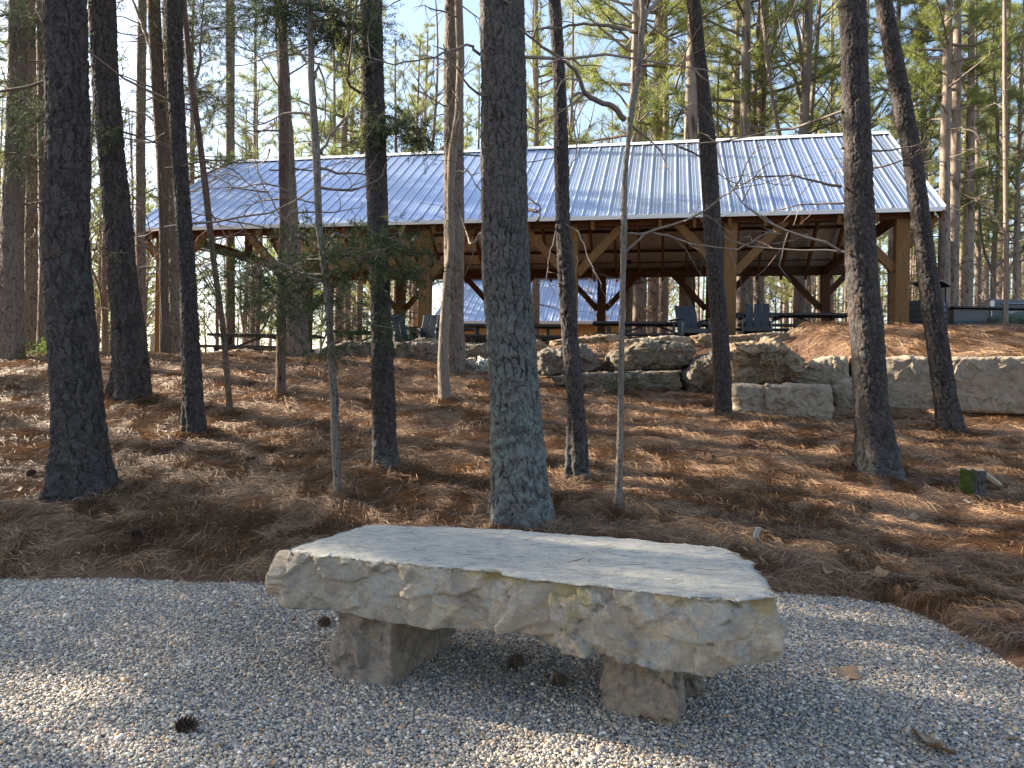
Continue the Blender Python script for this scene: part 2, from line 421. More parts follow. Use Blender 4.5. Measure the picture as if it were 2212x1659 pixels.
# ------------------------------------------------------------------ world and sun
SA, SE = math.radians(22), math.radians(27)
S = Vector((-math.cos(SA) * math.cos(SE), math.sin(SA) * math.cos(SE), math.sin(SE)))
w = bpy.data.worlds.new('World'); scn.world = w; w.use_nodes = True; nt = w.node_tree
bg = nt.nodes['Background']; sky = nt.nodes.new('ShaderNodeTexSky'); sky.sky_type = 'NISHITA'; sky.sun_disc = False
sky.sun_elevation = SE; sky.sun_rotation = math.atan2(S.x, S.y); sky.air_density = 1.0; sky.dust_density = 1.6; sky.ozone_density = .5
nt.links.new(sky.outputs[0], bg.inputs[0]); bg.inputs[1].default_value = .08
sl = bpy.data.lights.new('sun', 'SUN'); sl.energy = 5; sl.angle = math.radians(.53); sl.color = (1, .88, .70)
so = bpy.data.objects.new('sun', sl); C.objects.link(so); so.rotation_euler = S.to_track_quat('Z', 'Y').to_euler(); so.location = (-20, 10, 30)
scn.view_settings.view_transform = 'Standard'; scn.view_settings.look = 'None'; scn.view_settings.gamma = 1
scn.view_settings.exposure = 2.22
scn.cycles.max_bounces = 5; scn.cycles.diffuse_bounces = 3; scn.cycles.transmission_bounces = 3; scn.cycles.transparent_max_bounces = 4
scn.cycles.caustics_reflective = False; scn.cycles.caustics_refractive = False

# ------------------------------------------------------------------ ground
def sheet(name, xs, ys, zf, mat, keep=None):
    X, Y = np.meshgrid(xs, ys); Z = zf(X, Y)
    V = np.stack([X, Y, Z], -1).reshape(-1, 3); nx, ny = len(xs), len(ys)
    i = np.arange(ny - 1)[:, None] * nx + np.arange(nx - 1)[None, :]
    Q = np.stack([i, i + 1, i + nx + 1, i + nx], -1).reshape(-1, 4)
    if keep is not None:
        cx = V[Q].mean(1); Q = Q[keep(cx[:, 0], cx[:, 1])]
        used = np.unique(Q); mp = np.full(len(V), -1); mp[used] = np.arange(len(used)); V = V[used]; Q = mp[Q]
    return mk(name, V, [Q], mat)
def spaced(a, b, fine, lo, hi, step):
    mid = np.arange(lo, hi, fine); L = lo - np.cumsum(np.geomspace(fine, step, 40)); L = L[L > a]; R = hi + np.cumsum(np.geomspace(fine, step, 40)); R = R[R < b]
    return np.concatenate([[a], L[::-1], mid, R, [b]])
xs = spaced(-450, 450, .09, -11, 12, 30); ys = spaced(-60, 500, .08, 2.2, 17.5, 30)
g = sheet('ground', xs, ys, lambda X, Y: hmap(X, Y) - .012, M['ground']); tag(g, kind='structure')
xs = np.arange(-8, 4.2, .06); ys = np.arange(-6, 6.0, .05)
g = sheet('gravel_path', xs, ys, lambda X, Y: hmap(X, Y) * 0 + .004 + fbm(np.stack([X, Y, X * 0], -1).reshape(-1, 3) * 2.2, 31, 3).reshape(X.shape) * .012, M['gravel'], lambda x, y: y < gravel_edge(x) + .12)
tag(g, kind='structure')

def pebbles():
    t = (1 + 5 ** .5) / 2
    I = np.array([(-1, t, 0), (1, t, 0), (-1, -t, 0), (1, -t, 0), (0, -1, t), (0, 1, t), (0, -1, -t), (0, 1, -t), (t, 0, -1), (t, 0, 1), (-t, 0, -1), (-t, 0, 1)], float); I /= np.linalg.norm(I[0])
    T = np.array([(0, 11, 5), (0, 5, 1), (0, 1, 7), (0, 7, 10), (0, 10, 11), (1, 5, 9), (5, 11, 4), (11, 10, 2), (10, 7, 6), (7, 1, 8), (3, 9, 4), (3, 4, 2), (3, 2, 6), (3, 6, 8), (3, 8, 9), (4, 9, 5), (2, 4, 11), (6, 2, 10), (8, 6, 7), (9, 8, 1)])
    n = 400000
    Y = RNG.uniform(2.3, 5.95, n); X = RNG.uniform(-4.7, 4.7, n)
    k = (np.abs(X) < .68 * Y + .45) & (Y < gravel_edge(X) + RNG.normal(0, .05, n)); X = X[k]; Y = Y[k]; n = len(X)
    s = RNG.lognormal(0, .36, n) * .0054
    sc = np.stack([s * RNG.uniform(.9, 1.5, n), s * RNG.uniform(.7, 1.1, n), s * RNG.uniform(.55, .9, n)], -1)
    th = RNG.uniform(0, 2 * PI, n); tl = RNG.normal(0, .35, n)
    V = I[None] * sc[:, None, :] * (1 + RNG.normal(0, .10, (n, 12, 1)))
    c, s_ = np.cos(tl)[:, None], np.sin(tl)[:, None]
    y = V[:, :, 1] * c - V[:, :, 2] * s_; z = V[:, :, 1] * s_ + V[:, :, 2] * c; x = V[:, :, 0]
    c, s_ = np.cos(th)[:, None], np.sin(th)[:, None]
    Vx = x * c - y * s_ + X[:, None]; Vy = x * s_ + y * c + Y[:, None]
    zb = fbm(np.stack([X, Y, X * 0], -1) * 2.2, 31, 3) * .012 + .006 + RNG.uniform(0, .008, n)
    Vz = z + zb[:, None]
    pal = np.array([(.11, .12, .145), (.18, .185, .20), (.27, .265, .26), (.36, .34, .31), (.42, .36, .28), (.42, .29, .17), (.62, .60, .56), (.15, .12, .10), (.23, .225, .19), (.50, .44, .37)])
    ci = RNG.choice(len(pal), n, p=[.10, .17, .17, .15, .11, .06, .05, .03, .10, .06]); col = pal[ci] * RNG.uniform(.85, 1.5, (n, 1)) * (1 + .25 * fbm(np.stack([X, Y, X * 0], -1) * 1.3, 55, 3))[:, None] * np.array([1.32, 1.2, 1.04])
    A = np.repeat(col, 12, 0)
    o = mk('pebbles', np.stack([Vx, Vy, Vz], -1).reshape(-1, 3), [(T[None] + np.arange(n)[:, None, None] * 12).reshape(-1, 3)], M['pebble'], attrs={'tint': np.clip(A, 0, 1)})
    tag(o, 'blue grey and tan river pebbles covering the gravel path', 'gravel', kind='stuff')
pebbles()

def strands(name, X, Y, zoff, L, W, tint, label, cat, mat, lift=.02, tilt=.18, zf=None):
    n = len(X); th = fbm(np.stack([X * 2.2, Y * 2.2, X * 0], -1), 41, 3) * 9 + RNG.normal(0, .75, n); m = 4
    z = (hmap(X, Y) if zf is None else zf(X, Y)) + zoff
    t = np.linspace(-.5, .5, m)
    bend = RNG.normal(0, .38, n)
    d = np.stack([np.cos(th), np.sin(th)], -1); p = np.stack([-np.sin(th), np.cos(th)], -1)
    a = t[None] * L[:, None]; c = bend[:, None] * L[:, None] * (t[None] ** 2 - .12)
    tl = RNG.normal(0, tilt, n)
    cx = X[:, None] + d[:, :1] * a + p[:, :1] * c; cy = Y[:, None] + d[:, 1:] * a + p[:, 1:] * c
    gz = (hmap(cx, cy) if zf is None else zf(cx, cy))
    cz = gz + zoff[:, None] + tl[:, None] * a + (lift * RNG.uniform(-.5, 1.4, n))[:, None] * (1 - (2 * t[None]) ** 2)
    V = np.zeros((n, m, 2, 3)); hw = W[:, None] / 2 * np.array([.6, 1, 1, .35])[None]
    for s_, k in ((-1, 0), (1, 1)):
        V[:, :, k, 0] = cx + s_ * p[:, :1] * hw; V[:, :, k, 1] = cy + s_ * p[:, 1:] * hw; V[:, :, k, 2] = cz + s_ * hw * .8
    b = np.arange(n)[:, None] * 8 + (np.arange(m - 1) * 2)[None, :]
    Q = np.stack([b, b + 1, b + 3, b + 2], -1).reshape(-1, 4)
    o = mk(name, V.reshape(-1, 3), [Q], mat, attrs={'tint': np.repeat(tint, 8)}, smooth=False)
    tag(o, label, cat, kind='stuff'); return o
def straw():
    Xs, Ys = [], []
    n = 260000
    Y = 5.0 * np.exp(RNG.uniform(0, 1, n) * math.log(17.5 / 5.0)); X = RNG.uniform(-1, 1, n) * (.68 * Y + .8)
    k = (Y > gravel_edge(X) + RNG.normal(-.01, .05, n)); X = X[k]; Y = Y[k]
    k = ~((X > 5.6) & (Y > 12.3) & (Y < 12.9)); X = X[k]; Y = Y[k]
    # right corner of straw close to the camera
    n2 = 26000; X2 = RNG.uniform(2.5, 4.6, n2); Y2 = RNG.uniform(3.4, 5.6, n2); k = Y2 > gravel_edge(X2) + RNG.normal(-.01, .05, n2)
    X = np.concatenate([X, X2[k]]); Y = np.concatenate([Y, Y2[k]]); n = len(X)
    sc = np.clip(Y / 5.5, .9, 3)
    L = RNG.uniform(.10, .24, n) * sc ** .35; W = .0022 * sc ** .75 * RNG.uniform(.7, 1.3, n)
    clump = fbm(np.stack([X * 2, Y * 3, X * 0], -1), 77, 4) * .85
    tint = np.clip(RNG.beta(1.6, 2.2, n) + .25 * clump, 0, 1)
    strands('pine_straw', X, Y, RNG.uniform(-.005, .035, n) + clump * .02, L, W, tint, 'rust brown pine straw covering the sloping forest floor', 'pine straw', M['straw'], .03, .16)
    # stray needles on the gravel
straw()

# ------------------------------------------------------------------ bark trunks
def trunk_mesh(name, P, Rr, nseg, mat, parent, cw=.06, ch=.10, depth=.012, seed=0, lich=None, lobes=0, loc=None, origin=None):
    """P (n,3) path, Rr radii (n); displaced plates with crack attribute"""
    P = np.asarray(P, float); n = len(P); s = np.concatenate([[0], np.cumsum(np.linalg.norm(np.diff(P, axis=0), axis=1))])
    d = np.gradient(P, axis=0); d /= np.linalg.norm(d, axis=1)[:, None]
    x = np.cross(d, np.array([0, 1., 0])); x /= np.linalg.norm(x, axis=1)[:, None]; y = np.cross(d, x)
    th = np.arange(nseg) / nseg * 2 * PI
    rm = float(np.median(Rr)); nc = max(4, int(round(2 * PI * rm / cw)))
    TH, SS = np.meshgrid(th, s); A = TH.ravel() / (2 * PI) * nc; B = SS.ravel() / ch
    cyl = np.stack([np.cos(TH).ravel() * rm, np.sin(TH).ravel() * rm, SS.ravel()], -1)
    wa = fbm(cyl * 9, seed + 5, 3); wb = fbm(cyl * 7, seed + 8, 3)
    def cells(A, B, nc, sd):
        ia, ib = np.floor(A).astype(np.int64), np.floor(B).astype(np.int64)
        F1 = np.full(len(A), 9.); F2 = np.full(len(A), 9.); cid = np.zeros(len(A)); cdx = np.zeros(len(A)); cdy = np.zeros(len(A))
        for da in (-1, 0, 1):
            for db in (-1, 0, 1):
                ca, cb = ia + da, ib + db; cm = ca % nc
                px = ca + .5 + (_h(cm, cb, cb * 0, sd + 1) - .5) * .75 + .25 * (cb % 2); py = cb + .5 + (_h(cm, cb, cb * 0 + 1, sd + 1) - .5) * .85
                dx, dy = A - px, B - py; D = np.maximum(np.abs(dx), np.abs(dy) * .8) * .8 + np.hypot(dx, dy * .8) * .2
                new = D < F1; F2 = np.where(new, F1, np.minimum(F2, D)); F1 = np.where(new, D, F1)
                cid = np.where(new, _h(cm, cb, cb * 0 + 2, sd + 1), cid); cdy = np.where(new, dy, cdy); cdx = np.where(new, dx, cdx)
        return F1, F2, cid, cdx, cdy
    F1, F2, cid, cdx, cdy = cells(A + wa * .8, B + wb * .8, nc, seed)
    nc2 = nc * 2; G1, G2, cid2, gdx, gdy = cells(A * 2 + wa * 1.8, B * 2.4 + wb * 1.8, nc2, seed + 40)
    rag = fbm(cyl * np.array([60, 60, 40]), seed + 60, 2) * .10
    hb = sstep(-.05, .15, np.abs(cdy) * .9 - np.abs(cdx)); fd = (F2 - F1) * (1 + 1.6 * hb) + rag + .10 * fbm(cyl * 5, seed + 70, 2)
    crack = sstep(.0, .20, fd); crack2 = sstep(0, .22, G2 - G1 + rag)
    vert = sstep(.25, .45, np.abs(cdx))
    cid_ = cid; 
    rad = np.repeat(Rr, nseg)
    disp = depth * (crack - .75) + depth * .5 * (cid - .5) * crack + depth * .35 * (crack2 - .7) * crack + depth * .55 * (cid2 - .5) * crack - depth * .5 * gdy * crack + fbm(cyl * np.array([40, 40, 18]), seed + 9, 4) * depth * .7
    cid = np.clip(cid * .45 + cid2 * .55, 0, 1); crack = crack * (.45 + .55 * crack2)
    big = fbm(np.stack([np.cos(TH).ravel() * 1.2, np.sin(TH).ravel() * 1.2, SS.ravel() * 1.4], -1), seed + 12, 3)
    rad = rad * (1 + .08 * big) + disp * np.clip(rad / .08, .3, 1)
    if lobes:
        fl = np.clip((np.repeat(Rr, nseg) / rm - 1) * 1.2, 0, 1); rad = rad * (1 - .10 * fl + .13 * fl * np.cos(lobes * TH.ravel() + seed) + .08 * fl * np.cos((lobes + 3) * TH.ravel() + seed * 2))
    V = np.repeat(P, nseg, 0) + rad[:, None] * (np.cos(TH.ravel())[:, None] * np.repeat(x, nseg, 0) + np.sin(TH.ravel())[:, None] * np.repeat(y, nseg, 0))
    i = np.arange(n - 1)[:, None] * nseg; j = np.arange(nseg)[None]; k = (j + 1) % nseg
    Q = np.stack([i + k, i + j, i + nseg + j, i + nseg + k], -1).reshape(-1, 4)
    li = np.zeros(len(V)) if lich is None else lich(V)
    if origin is not None: V = V - np.asarray(origin)
    return mk(name, V, [Q], mat, parent, True, {'bark': np.stack([cid, crack, li], -1)}, loc)

# ------------------------------------------------------------------ branches / foliage
def rdir(rng, up=0.0):
    v = rng.normal(0, 1, 3); v[2] += up; return v / np.linalg.norm(v)
def limb(mb, p, d, L, r, rng, depth=2, n=7, droop=0.0, wig=.12, kids=5, sides=5, tips=None, shrink=.5, a=None, spread=.9):
    """one curved branch with twigs; collects tip segments for foliage"""
    pts = [np.array(p, float)]; d = np.array(d, float); dd = d / np.linalg.norm(d)
    for i in range(n):
        dd = dd + rng.normal(0, wig, 3); dd[2] += droop / n; dd /= np.linalg.norm(dd); pts.append(pts[-1] + dd * L / n)
    pts = np.array(pts); R = np.linspace(r, r * .25, n + 1)
    mb.tube(pts, R, sides, a=np.full(3, rng.uniform(.2, .9)) if a is None else a)
    if tips is not None: tips.append((pts, depth))
    if depth > 0:
        for k in range(kids):
            t = rng.uniform(.25, .98); i = min(int(t * n), n - 1); q = pts[i] + (pts[i + 1] - pts[i]) * (t * n - i)
            ax = pts[i + 1] - pts[i]; ax /= np.linalg.norm(ax); sd = np.cross(ax, rdir(rng)); sd /= np.linalg.norm(sd) + 1e-9
            sd[2] *= .6
            limb(mb, q, ax * .75 + sd * spread, L * shrink * rng.uniform(.5, 1.1) * (1.15 - t * .6), max(r * .45, .002), rng, depth - 1, max(4, n - 2), droop, wig * 1.2, kids, max(3, sides - 1), tips, shrink, a, spread)
    return pts
def tufts(C_, Ax, K, L, W, rng, tint, spread=.9):
    """K needle triangles at each centre; returns V, T, tint"""
    n = len(C_); D = rng.normal(0, 1, (n, K, 3)); D /= np.linalg.norm(D, axis=2)[:, :, None]
    D = Ax[:, None, :] * (1 - spread * .45) + D * spread; D /= np.linalg.norm(D, axis=2)[:, :, None]
    Ln = L * rng.uniform(.6, 1.15, (n, K, 1)); s = np.cross(D, rng.normal(0, 1, (n, K, 3))); s /= np.linalg.norm(s, axis=2)[:, :, None]
    b = C_[:, None, :] + D * Ln * .1; V = np.stack([b - s * W / 2, b + s * W / 2, b + D * Ln], 2).reshape(-1, 3)
    T = np.arange(n * K * 3).reshape(-1, 3); return V, T, np.repeat(tint, K * 3)
def pts_on(tips, per_m, rng, lo=.35, levels=(0, 1)):
    Cn, Ax = [], []
    for pts, dep in tips:
        if dep not in levels: continue
        L = np.linalg.norm(np.diff(pts, axis=0), axis=1).sum(); m = max(1, int(per_m * L * (1 - (lo if dep else .1))))
        t = rng.uniform(lo if dep else .1, 1, m) * (len(pts) - 1); i = np.minimum(t.astype(int), len(pts) - 2); f = (t - i)[:, None]
        Cn.append(pts[i] * (1 - f) + pts[i + 1] * f); a = pts[i + 1] - pts[i]; Ax.append(a / np.linalg.norm(a, axis=1)[:, None])
    return np.concatenate(Cn), np.concatenate(Ax)

def pine_parts(seed, h=19, cb=9, spreadm=2.6, nb=34, dead=10, dens=9):
    """limbs + foliage of a pine whose trunk is the z axis"""
    rng = np.random.default_rng(seed); lb = MB(); tips = []
    for k in range(nb):
        t = (k + rng.uniform(0, 1)) / nb; z = cb + (h - cb) * t
        L = spreadm * (1 - t * .72) * rng.uniform(.65, 1.15) * (.75 + .5 * math.sin(PI * min(1, t * 1.6 + .15)))
        az = k * 2.4 + rng.uniform(-.5, .5); up = .15 + .6 * t
        limb(lb, (0, 0, z), (math.cos(az), math.sin(az), up), L, .014 + .012 * L, rng, 1, 7, .25, .10, 6, 4, tips, .42, spread=.8)
    for k in range(dead):
        z = rng.uniform(cb * .35, cb); az = rng.uniform(0, 2 * PI)
        limb(lb, (0, 0, z), (math.cos(az), math.sin(az), rng.uniform(-.1, .35)), rng.uniform(.8, 2.4), .018, rng, 1, 7, -.1, .16, 4, 4, None, .45)
    Cn, Ax = pts_on(tips, dens, rng); Ax = Ax * .6 + np.array([0, 0, .5])
    Cn = Cn + rng.normal(0, .05, Cn.shape)
    cl = fbm(Cn * .9, seed, 2) * .5
    V, T, A = tufts(Cn, Ax, 14, .25, .012, rng, np.clip(rng.uniform(.2, 1.0, len(Cn)) + cl, 0, 1))
    return lb, (V, T, A)
def mesh_of(o): return o.data

# stock trees: (root, pieces) built once, copied later
def stock_pine(seed, h, r, cb, lean, spreadm, nb=34, dead=10, dens=18, name='pine_tree'):
    root = empty(name, (0, 0, 0))
    rng = np.random.default_rng(seed + 900)
    zs = np.concatenate([np.arange(-.4, 6, .10), np.arange(6, h, .3)]); t = np.clip(zs / h, 0, 1)
    P = np.stack([lean * np.sin(zs * .21 + seed) * .25 * t, lean * np.cos(zs * .17 + seed) * .25 * t, zs], -1)
    Rr = r * (1 - .82 * t ** 1.1) * (1 + .35 * np.exp(-np.clip(zs, 0, 9) * 3)); Rr = np.maximum(Rr, .02)
    trunk_mesh('trunk', P, Rr, 24, M['bark_lit'], root, .08, .14, .012, seed)
    lb, (V, T, A) = pine_parts(seed, h, cb, spreadm, nb, dead, dens)
    lb.build('limbs', M['twig'], root, True)
    mk('crown', V, [T], M['needles'], root, False, {'tint': A})
    return root
def stock_bare(seed, h, r, name='bare_tree', leaves=None):
    root = empty(name, (0, 0, 0)); rng = np.random.default_rng(seed); tb = MB(); lb = MB(); tips = []
    zs = np.linspace(-.4, h, 40); t = np.clip(zs / h, 0, 1)
    P = np.stack([np.sin(zs * .5 + seed) * .18 * t, np.cos(zs * .4 + seed * 2) * .18 * t, zs], -1)
    trunk_mesh('trunk', P, r * (1 - .9 * t) + .01, 12, M['bark_smooth'], root, .1, .3, .004, seed)
    for k in range(20):
        tt = rng.uniform(.22, .97); i = int(tt * 39); az = rng.uniform(0, 2 * PI)
        limb(lb, P[i], (math.cos(az) * .7, math.sin(az) * .7, .9), h * .30 * (1.15 - tt) + .5, r * (1 - tt) * .55 + .008, rng, 2, 7, .2, .12, 4, 4, tips, .5, spread=.7)
    lb.build('limbs', M['twig'], root, True)
    if leaves:
        Cn, Ax = pts_on(tips, 5, rng); V, T, A = tufts(Cn, Ax, 3, .07, .045, rng, rng.uniform(0, 1, len(Cn))); mk('crown', V, [T], leaves, root, False, {'tint': A})
    return root

# ------------------------------------------------------------------ near trees traced trunk by trunk
NEAR = {}
PARTS_NEAR = None
def near_tree(key, name, base_v, rows, label, cat, mat, Y=None, cw=.06, ch=.10, depth=.012, lobes=4, top=17, lich=None, seed=1, crown=None, group=None, dz=.013, seg=None, dz_hi=.3, bottom=True):
    uc = (rows[-1][1] + rows[-1][2]) / 2
    if Y is None: Y = ground_hit(uc, base_v)[1]
    rows = sorted(rows); W = []
    for v, a, b in rows:
        p = at((a + b) / 2, v, Y); W.append((p[2], p[0], (b - a) / 2 * Y / F))
    W = np.array(W[::-1]); zb = hz(W[0][1], Y); zt = W[-1][0]
    fine = np.arange(zb - .18, zt, dz); zs = fine
    X = np.interp(fine, W[:, 0], W[:, 1]); Rr = np.interp(fine, W[:, 0], W[:, 2])
    k = max(3, int(.35 / dz)); ker = np.hanning(k + 2)[1:-1]; ker /= ker.sum()
    pad = lambda q: np.convolve(np.pad(q, (k // 2, k - 1 - k // 2), 'edge'), ker, 'valid')
    X = pad(X); Rr = pad(Rr) * .965
    Yp = np.full(len(fine), Y) + np.sin(fine * .4 + seed) * .03
    if top > zt:
        hi = np.arange(zt + .1, top, dz_hi); sl_ = (X[-1] - X[-30]) / (fine[-1] - fine[-30])
        Xh = X[-1] + sl_ * 2.0 * (1 - np.exp(-(hi - zt) / 2.0)); Rh = Rr[-1] * (1 - .88 * ((hi - zt) / (top - zt)) ** 1.2)
        zs = np.concatenate([fine, hi]); X = np.concatenate([X, Xh]); Rr = np.concatenate([Rr, Rh]); Yp = np.concatenate([Yp, np.full(len(hi), Yp[-1])])
    base = (float(np.interp(zb, fine, X[:len(fine)])), Y, zb)
    root = empty(name, base); tag(root, label, cat, group)
    if seg is None: seg = int(np.clip(2 * PI * np.median(Rr[:len(fine)]) / .009, 28, 190))
    trunk_mesh('trunk', np.stack([X, Yp, zs], -1), Rr, seg, mat, root, cw, ch, depth, seed, lich, lobes, origin=base)
    NEAR[key] = dict(root=root, base=np.array(base), Y=Y, zs=zs, X=X, Yp=Yp, R=Rr, limbs=MB(), fol=[], rng=np.random.default_rng(seed + 50), top=top)
    return root
def tpos(key, z):
    t = NEAR[key]; return np.array([np.interp(z, t['zs'], t['X']), np.interp(z, t['zs'], t['Yp']), z])
def zof(key, v): t = NEAR[key]; return at(1106, v, t['Y'])[2]

lich_main = lambda V: .80 * sstep(3.3, .9, V[:, 2])
lich_low = lambda V: np.clip(.75 - .8 * V[:, 2], 0, .75)
near_tree('T1', 'pine_tree', 1072, [(0, 101, 187), (330, 107, 196), (530, 97, 191), (700, 108, 204), (860, 116, 218), (968, 115, 230), (1035, 104, 247), (1072, 98, 256)],
    'thickest dark pine at the left of the photo, with flaring root collar', 'pine tree', M['bark'], cw=.09, ch=.15, depth=.015, seed=3)
near_tree('T2', 'pine_tree', 866, [(0, 190, 245), (165, 198, 253), (330, 212, 265), (496, 228, 286), (598, 235, 295), (704, 245, 312), (810, 246, 324), (866, 232, 332)],
    'leaning dark pine just right of the thickest left pine, moss at its foot', 'pine tree', M['bark'], cw=.085, ch=.15, depth=.015, seed=5)
near_tree('T3', 'cedar_tree', 775, [(0, 319, 347), (165, 327, 354), (330, 337, 364), (496, 343, 363), (640, 345, 362), (775, 343, 368)],
    'reddish stringy barked cedar between the two dark leaning pines on the left', 'cedar tree', M['bark_red'], Y=15.0, cw=.03, ch=.5, depth=.006, seed=7, lobes=0, dz=.04)
near_tree('T3b', 'pine_tree', 768, [(0, 352, 378), (400, 362, 392), (560, 364, 392), (768, 362, 395)],
    'plated pine close behind the reddish cedar on the left', 'pine tree', M['bark_far'], Y=15.8, cw=.08, ch=.12, seed=8, dz=.03)
near_tree('T4', 'pine_tree', 940, [(0, 354, 393), (165, 360, 393), (330, 370, 403), (496, 382, 415), (598, 390, 423), (704, 393, 430), (862, 397, 440), (940, 395, 450)],
    'slender pine with small plates, in front of the left end of the metal roof', 'pine tree', M['bark'], cw=.055, ch=.08, seed=11)
near_tree('T5', 'sapling', 903, [(0, 388, 402), (66, 396, 408), (172, 404, 418), (298, 423, 436), (413, 436, 450), (542, 450, 463), (704, 473, 486), (862, 487, 500), (903, 487, 504)],
    'thin grey leaning sapling to the right of the slender left pine', 'sapling', M['bark_red'], cw=.03, ch=.4, depth=.003, seed=13, lobes=0, top=9)
near_tree('T6', 'cedar_tree', 857, [(0, 597, 619), (330, 602, 624), (500, 603, 621), (600, 598, 620), (700, 598, 619), (820, 597, 618), (857, 594, 620)],
    'slim grey brown cedar standing in front of a thick rough pine', 'cedar tree', M['bark_red'], cw=.035, ch=.45, depth=.005, seed=17, lobes=0, dz=.03)
near_tree('T7', 'pine_tree', 773, [(0, 592, 616), (250, 605, 630), (500, 613, 645), (600, 617, 656), (700, 619, 664), (773, 615, 670)],
    'thick rough pine directly behind the slim cedar, beside the black picnic table', 'pine tree', M['bark_far'], Y=14.9, cw=.08, ch=.12, seed=19, dz=.03)
near_tree('T8', 'cedar_tree', 1077, [(0, 664, 676), (165, 665, 680), (330, 675, 693), (496, 683, 698), (598, 697, 713), (704, 706, 721), (862, 714, 733), (968, 717, 735), (1050, 722, 739), (1077, 721, 742)],
    'slim pale cedar stem with green sprays, left of the straight dark pine', 'cedar tree', M['bark_pale'], cw=.03, ch=.4, depth=.004, seed=23, lobes=0)
near_tree('T9', 'pine_tree', 1014, [(0, 778, 824), (165, 784, 829), (330, 789, 836), (500, 796, 840), (598, 800, 843), (704, 802, 847), (862, 803, 855), (968, 804, 858), (1014, 801, 868)],
    'straight dark pine midway between the left edge and the centre pine, greenish at its foot', 'pine tree', M['bark'], cw=.055, ch=.08, seed=29, lich=lich_low)
near_tree('T10', 'pine_tree', 808, [(0, 960, 998), (165, 958, 1001), (500, 959, 1003), (598, 960, 1003), (700, 966, 1002), (808, 968, 1010)],
    'reddish plated pine wrapped by a smooth crooked trunk, left of the centre pine', 'pine tree', M['bark_far'], Y=13.9, cw=.07, ch=.12, seed=31, dz=.025)
near_tree('T11', 'hardwood_tree', 870, [(0, 981, 999), (130, 986, 1004), (250, 981, 999), (330, 967, 987), (430, 964, 980), (540, 966, 984), (598, 957, 975), (704, 949, 971), (780, 945, 968), (870, 947, 977)],
    'smooth tan crooked hardwood trunk crossing in front of the reddish pine', 'hardwood tree', M['bark_smooth'], cw=.05, ch=.3, depth=.003, seed=37, lobes=0)
near_tree('T12', 'pine_tree', 1122, [(0, 1036, 1132), (165, 1039, 1137), (330, 1036, 1137), (496, 1038, 1142), (598, 1040, 1148), (704, 1048, 1155), (868, 1054, 1167), (968, 1055, 1180), (1035, 1054, 1188), (1085, 1047, 1200), (1122, 1038, 1212)],
    'big pine in the centre behind the stone bench, bark coated in pale blue green lichen', 'pine tree', M['bark_grey'], cw=.062, ch=.12, depth=.012, seed=41, lich=lich_main)
near_tree('T13', 'pine_tree', 1042, [(0, 1185, 1212), (165, 1195, 1222), (330, 1197, 1228), (496, 1201, 1232), (598, 1205, 1243), (704, 1212, 1246), (862, 1225, 1261), (968, 1222, 1270), (1042, 1218, 1276)],
    'narrow dark pine immediately right of the big centre pine', 'pine tree', M['bark'], cw=.045, ch=.07, seed=43, lich=lich_low)
near_tree('T14', 'sapling', 1107, [(0, 1379, 1388), (35, 1384, 1396), (66, 1378, 1392), (165, 1372, 1384), (231, 1357, 1372), (298, 1352, 1362), (397, 1342, 1354), (530, 1339, 1354), (598, 1339, 1351), (704, 1336, 1349), (862, 1334, 1347), (968, 1332, 1347), (1060, 1328, 1345), (1107, 1323, 1346)],
    'thin crooked sapling with forked top, in front of the boulders', 'sapling', M['bark_pale'], cw=.025, ch=.15, depth=.004, seed=47, lobes=0, top=9)
near_tree('T15', 'pine_tree', 905, [(0, 1483, 1511), (165, 1503, 1528), (330, 1511, 1547), (530, 1521, 1559), (598, 1527, 1561), (704, 1536, 1573), (862, 1543, 1581), (905, 1542, 1584)],
    'leaning dark pine rising past the dark outdoor chair, left of the square boulder', 'pine tree', M['bark'], cw=.05, ch=.075, seed=53, lich=lich_low)
near_tree('T17', 'pine_tree', 1032, [(0, 1811, 1866), (165, 1816, 1872), (330, 1821, 1879), (530, 1826, 1889), (598, 1828, 1893), (704, 1836, 1905), (868, 1847, 1917), (968, 1848, 1938), (1032, 1842, 1953)],
    'large dark scaly pine in front of the right end of the pavilion', 'pine tree', M['bark'], cw=.07, ch=.12, depth=.013, seed=59, lich=lich_low)
near_tree('T18', 'pine_tree', 941, [(0, 1892, 1927), (165, 1920, 1958), (330, 1950, 1990), (530, 1976, 2014), (598, 1983, 2023), (704, 1994, 2040), (862, 2015, 2064), (941, 2021, 2085)],
    'strongly leaning pine at the far right, in front of the long stone wall', 'pine tree', M['bark'], cw=.06, ch=.09, seed=61)
near_tree('T0a', 'pine_tree', 769, [(0, 20, 56), (300, 14, 54), (500, 4, 50), (769, -2, 53)],
    'broad grey pine cut by the left edge of the photo', 'pine tree', M['bark_far'], Y=14.2, cw=.07, ch=.11, seed=67, dz=.03)
near_tree('T0b', 'pine_tree', 767, [(0, 52, 74), (400, 55, 78), (767, 52, 80)],
    'thin brown trunk with green tufts, second from the left edge', 'pine tree', M['bark_far'], Y=15.5, cw=.07, ch=.11, seed=68, dz=.04)
near_tree('T0c', 'pine_tree', 763, [(0, 80, 104), (300, 81, 106), (560, 84, 106), (763, 78, 110)],
    'reddish trunk half hidden behind the thickest left pine', 'pine tree', M['bark_far'], Y=15.0, cw=.07, ch=.11, seed=69, dz=.04)
near_tree('T19', 'pine_tree', 762, [(0, 300, 318), (330, 294, 314), (762, 292, 312)],
    'pale slim pine seen between the leaning dark pine and the reddish cedar', 'pine tree', M['bark_far'], Y=19, cw=.08, ch=.12, seed=70, dz=.05, group=None)
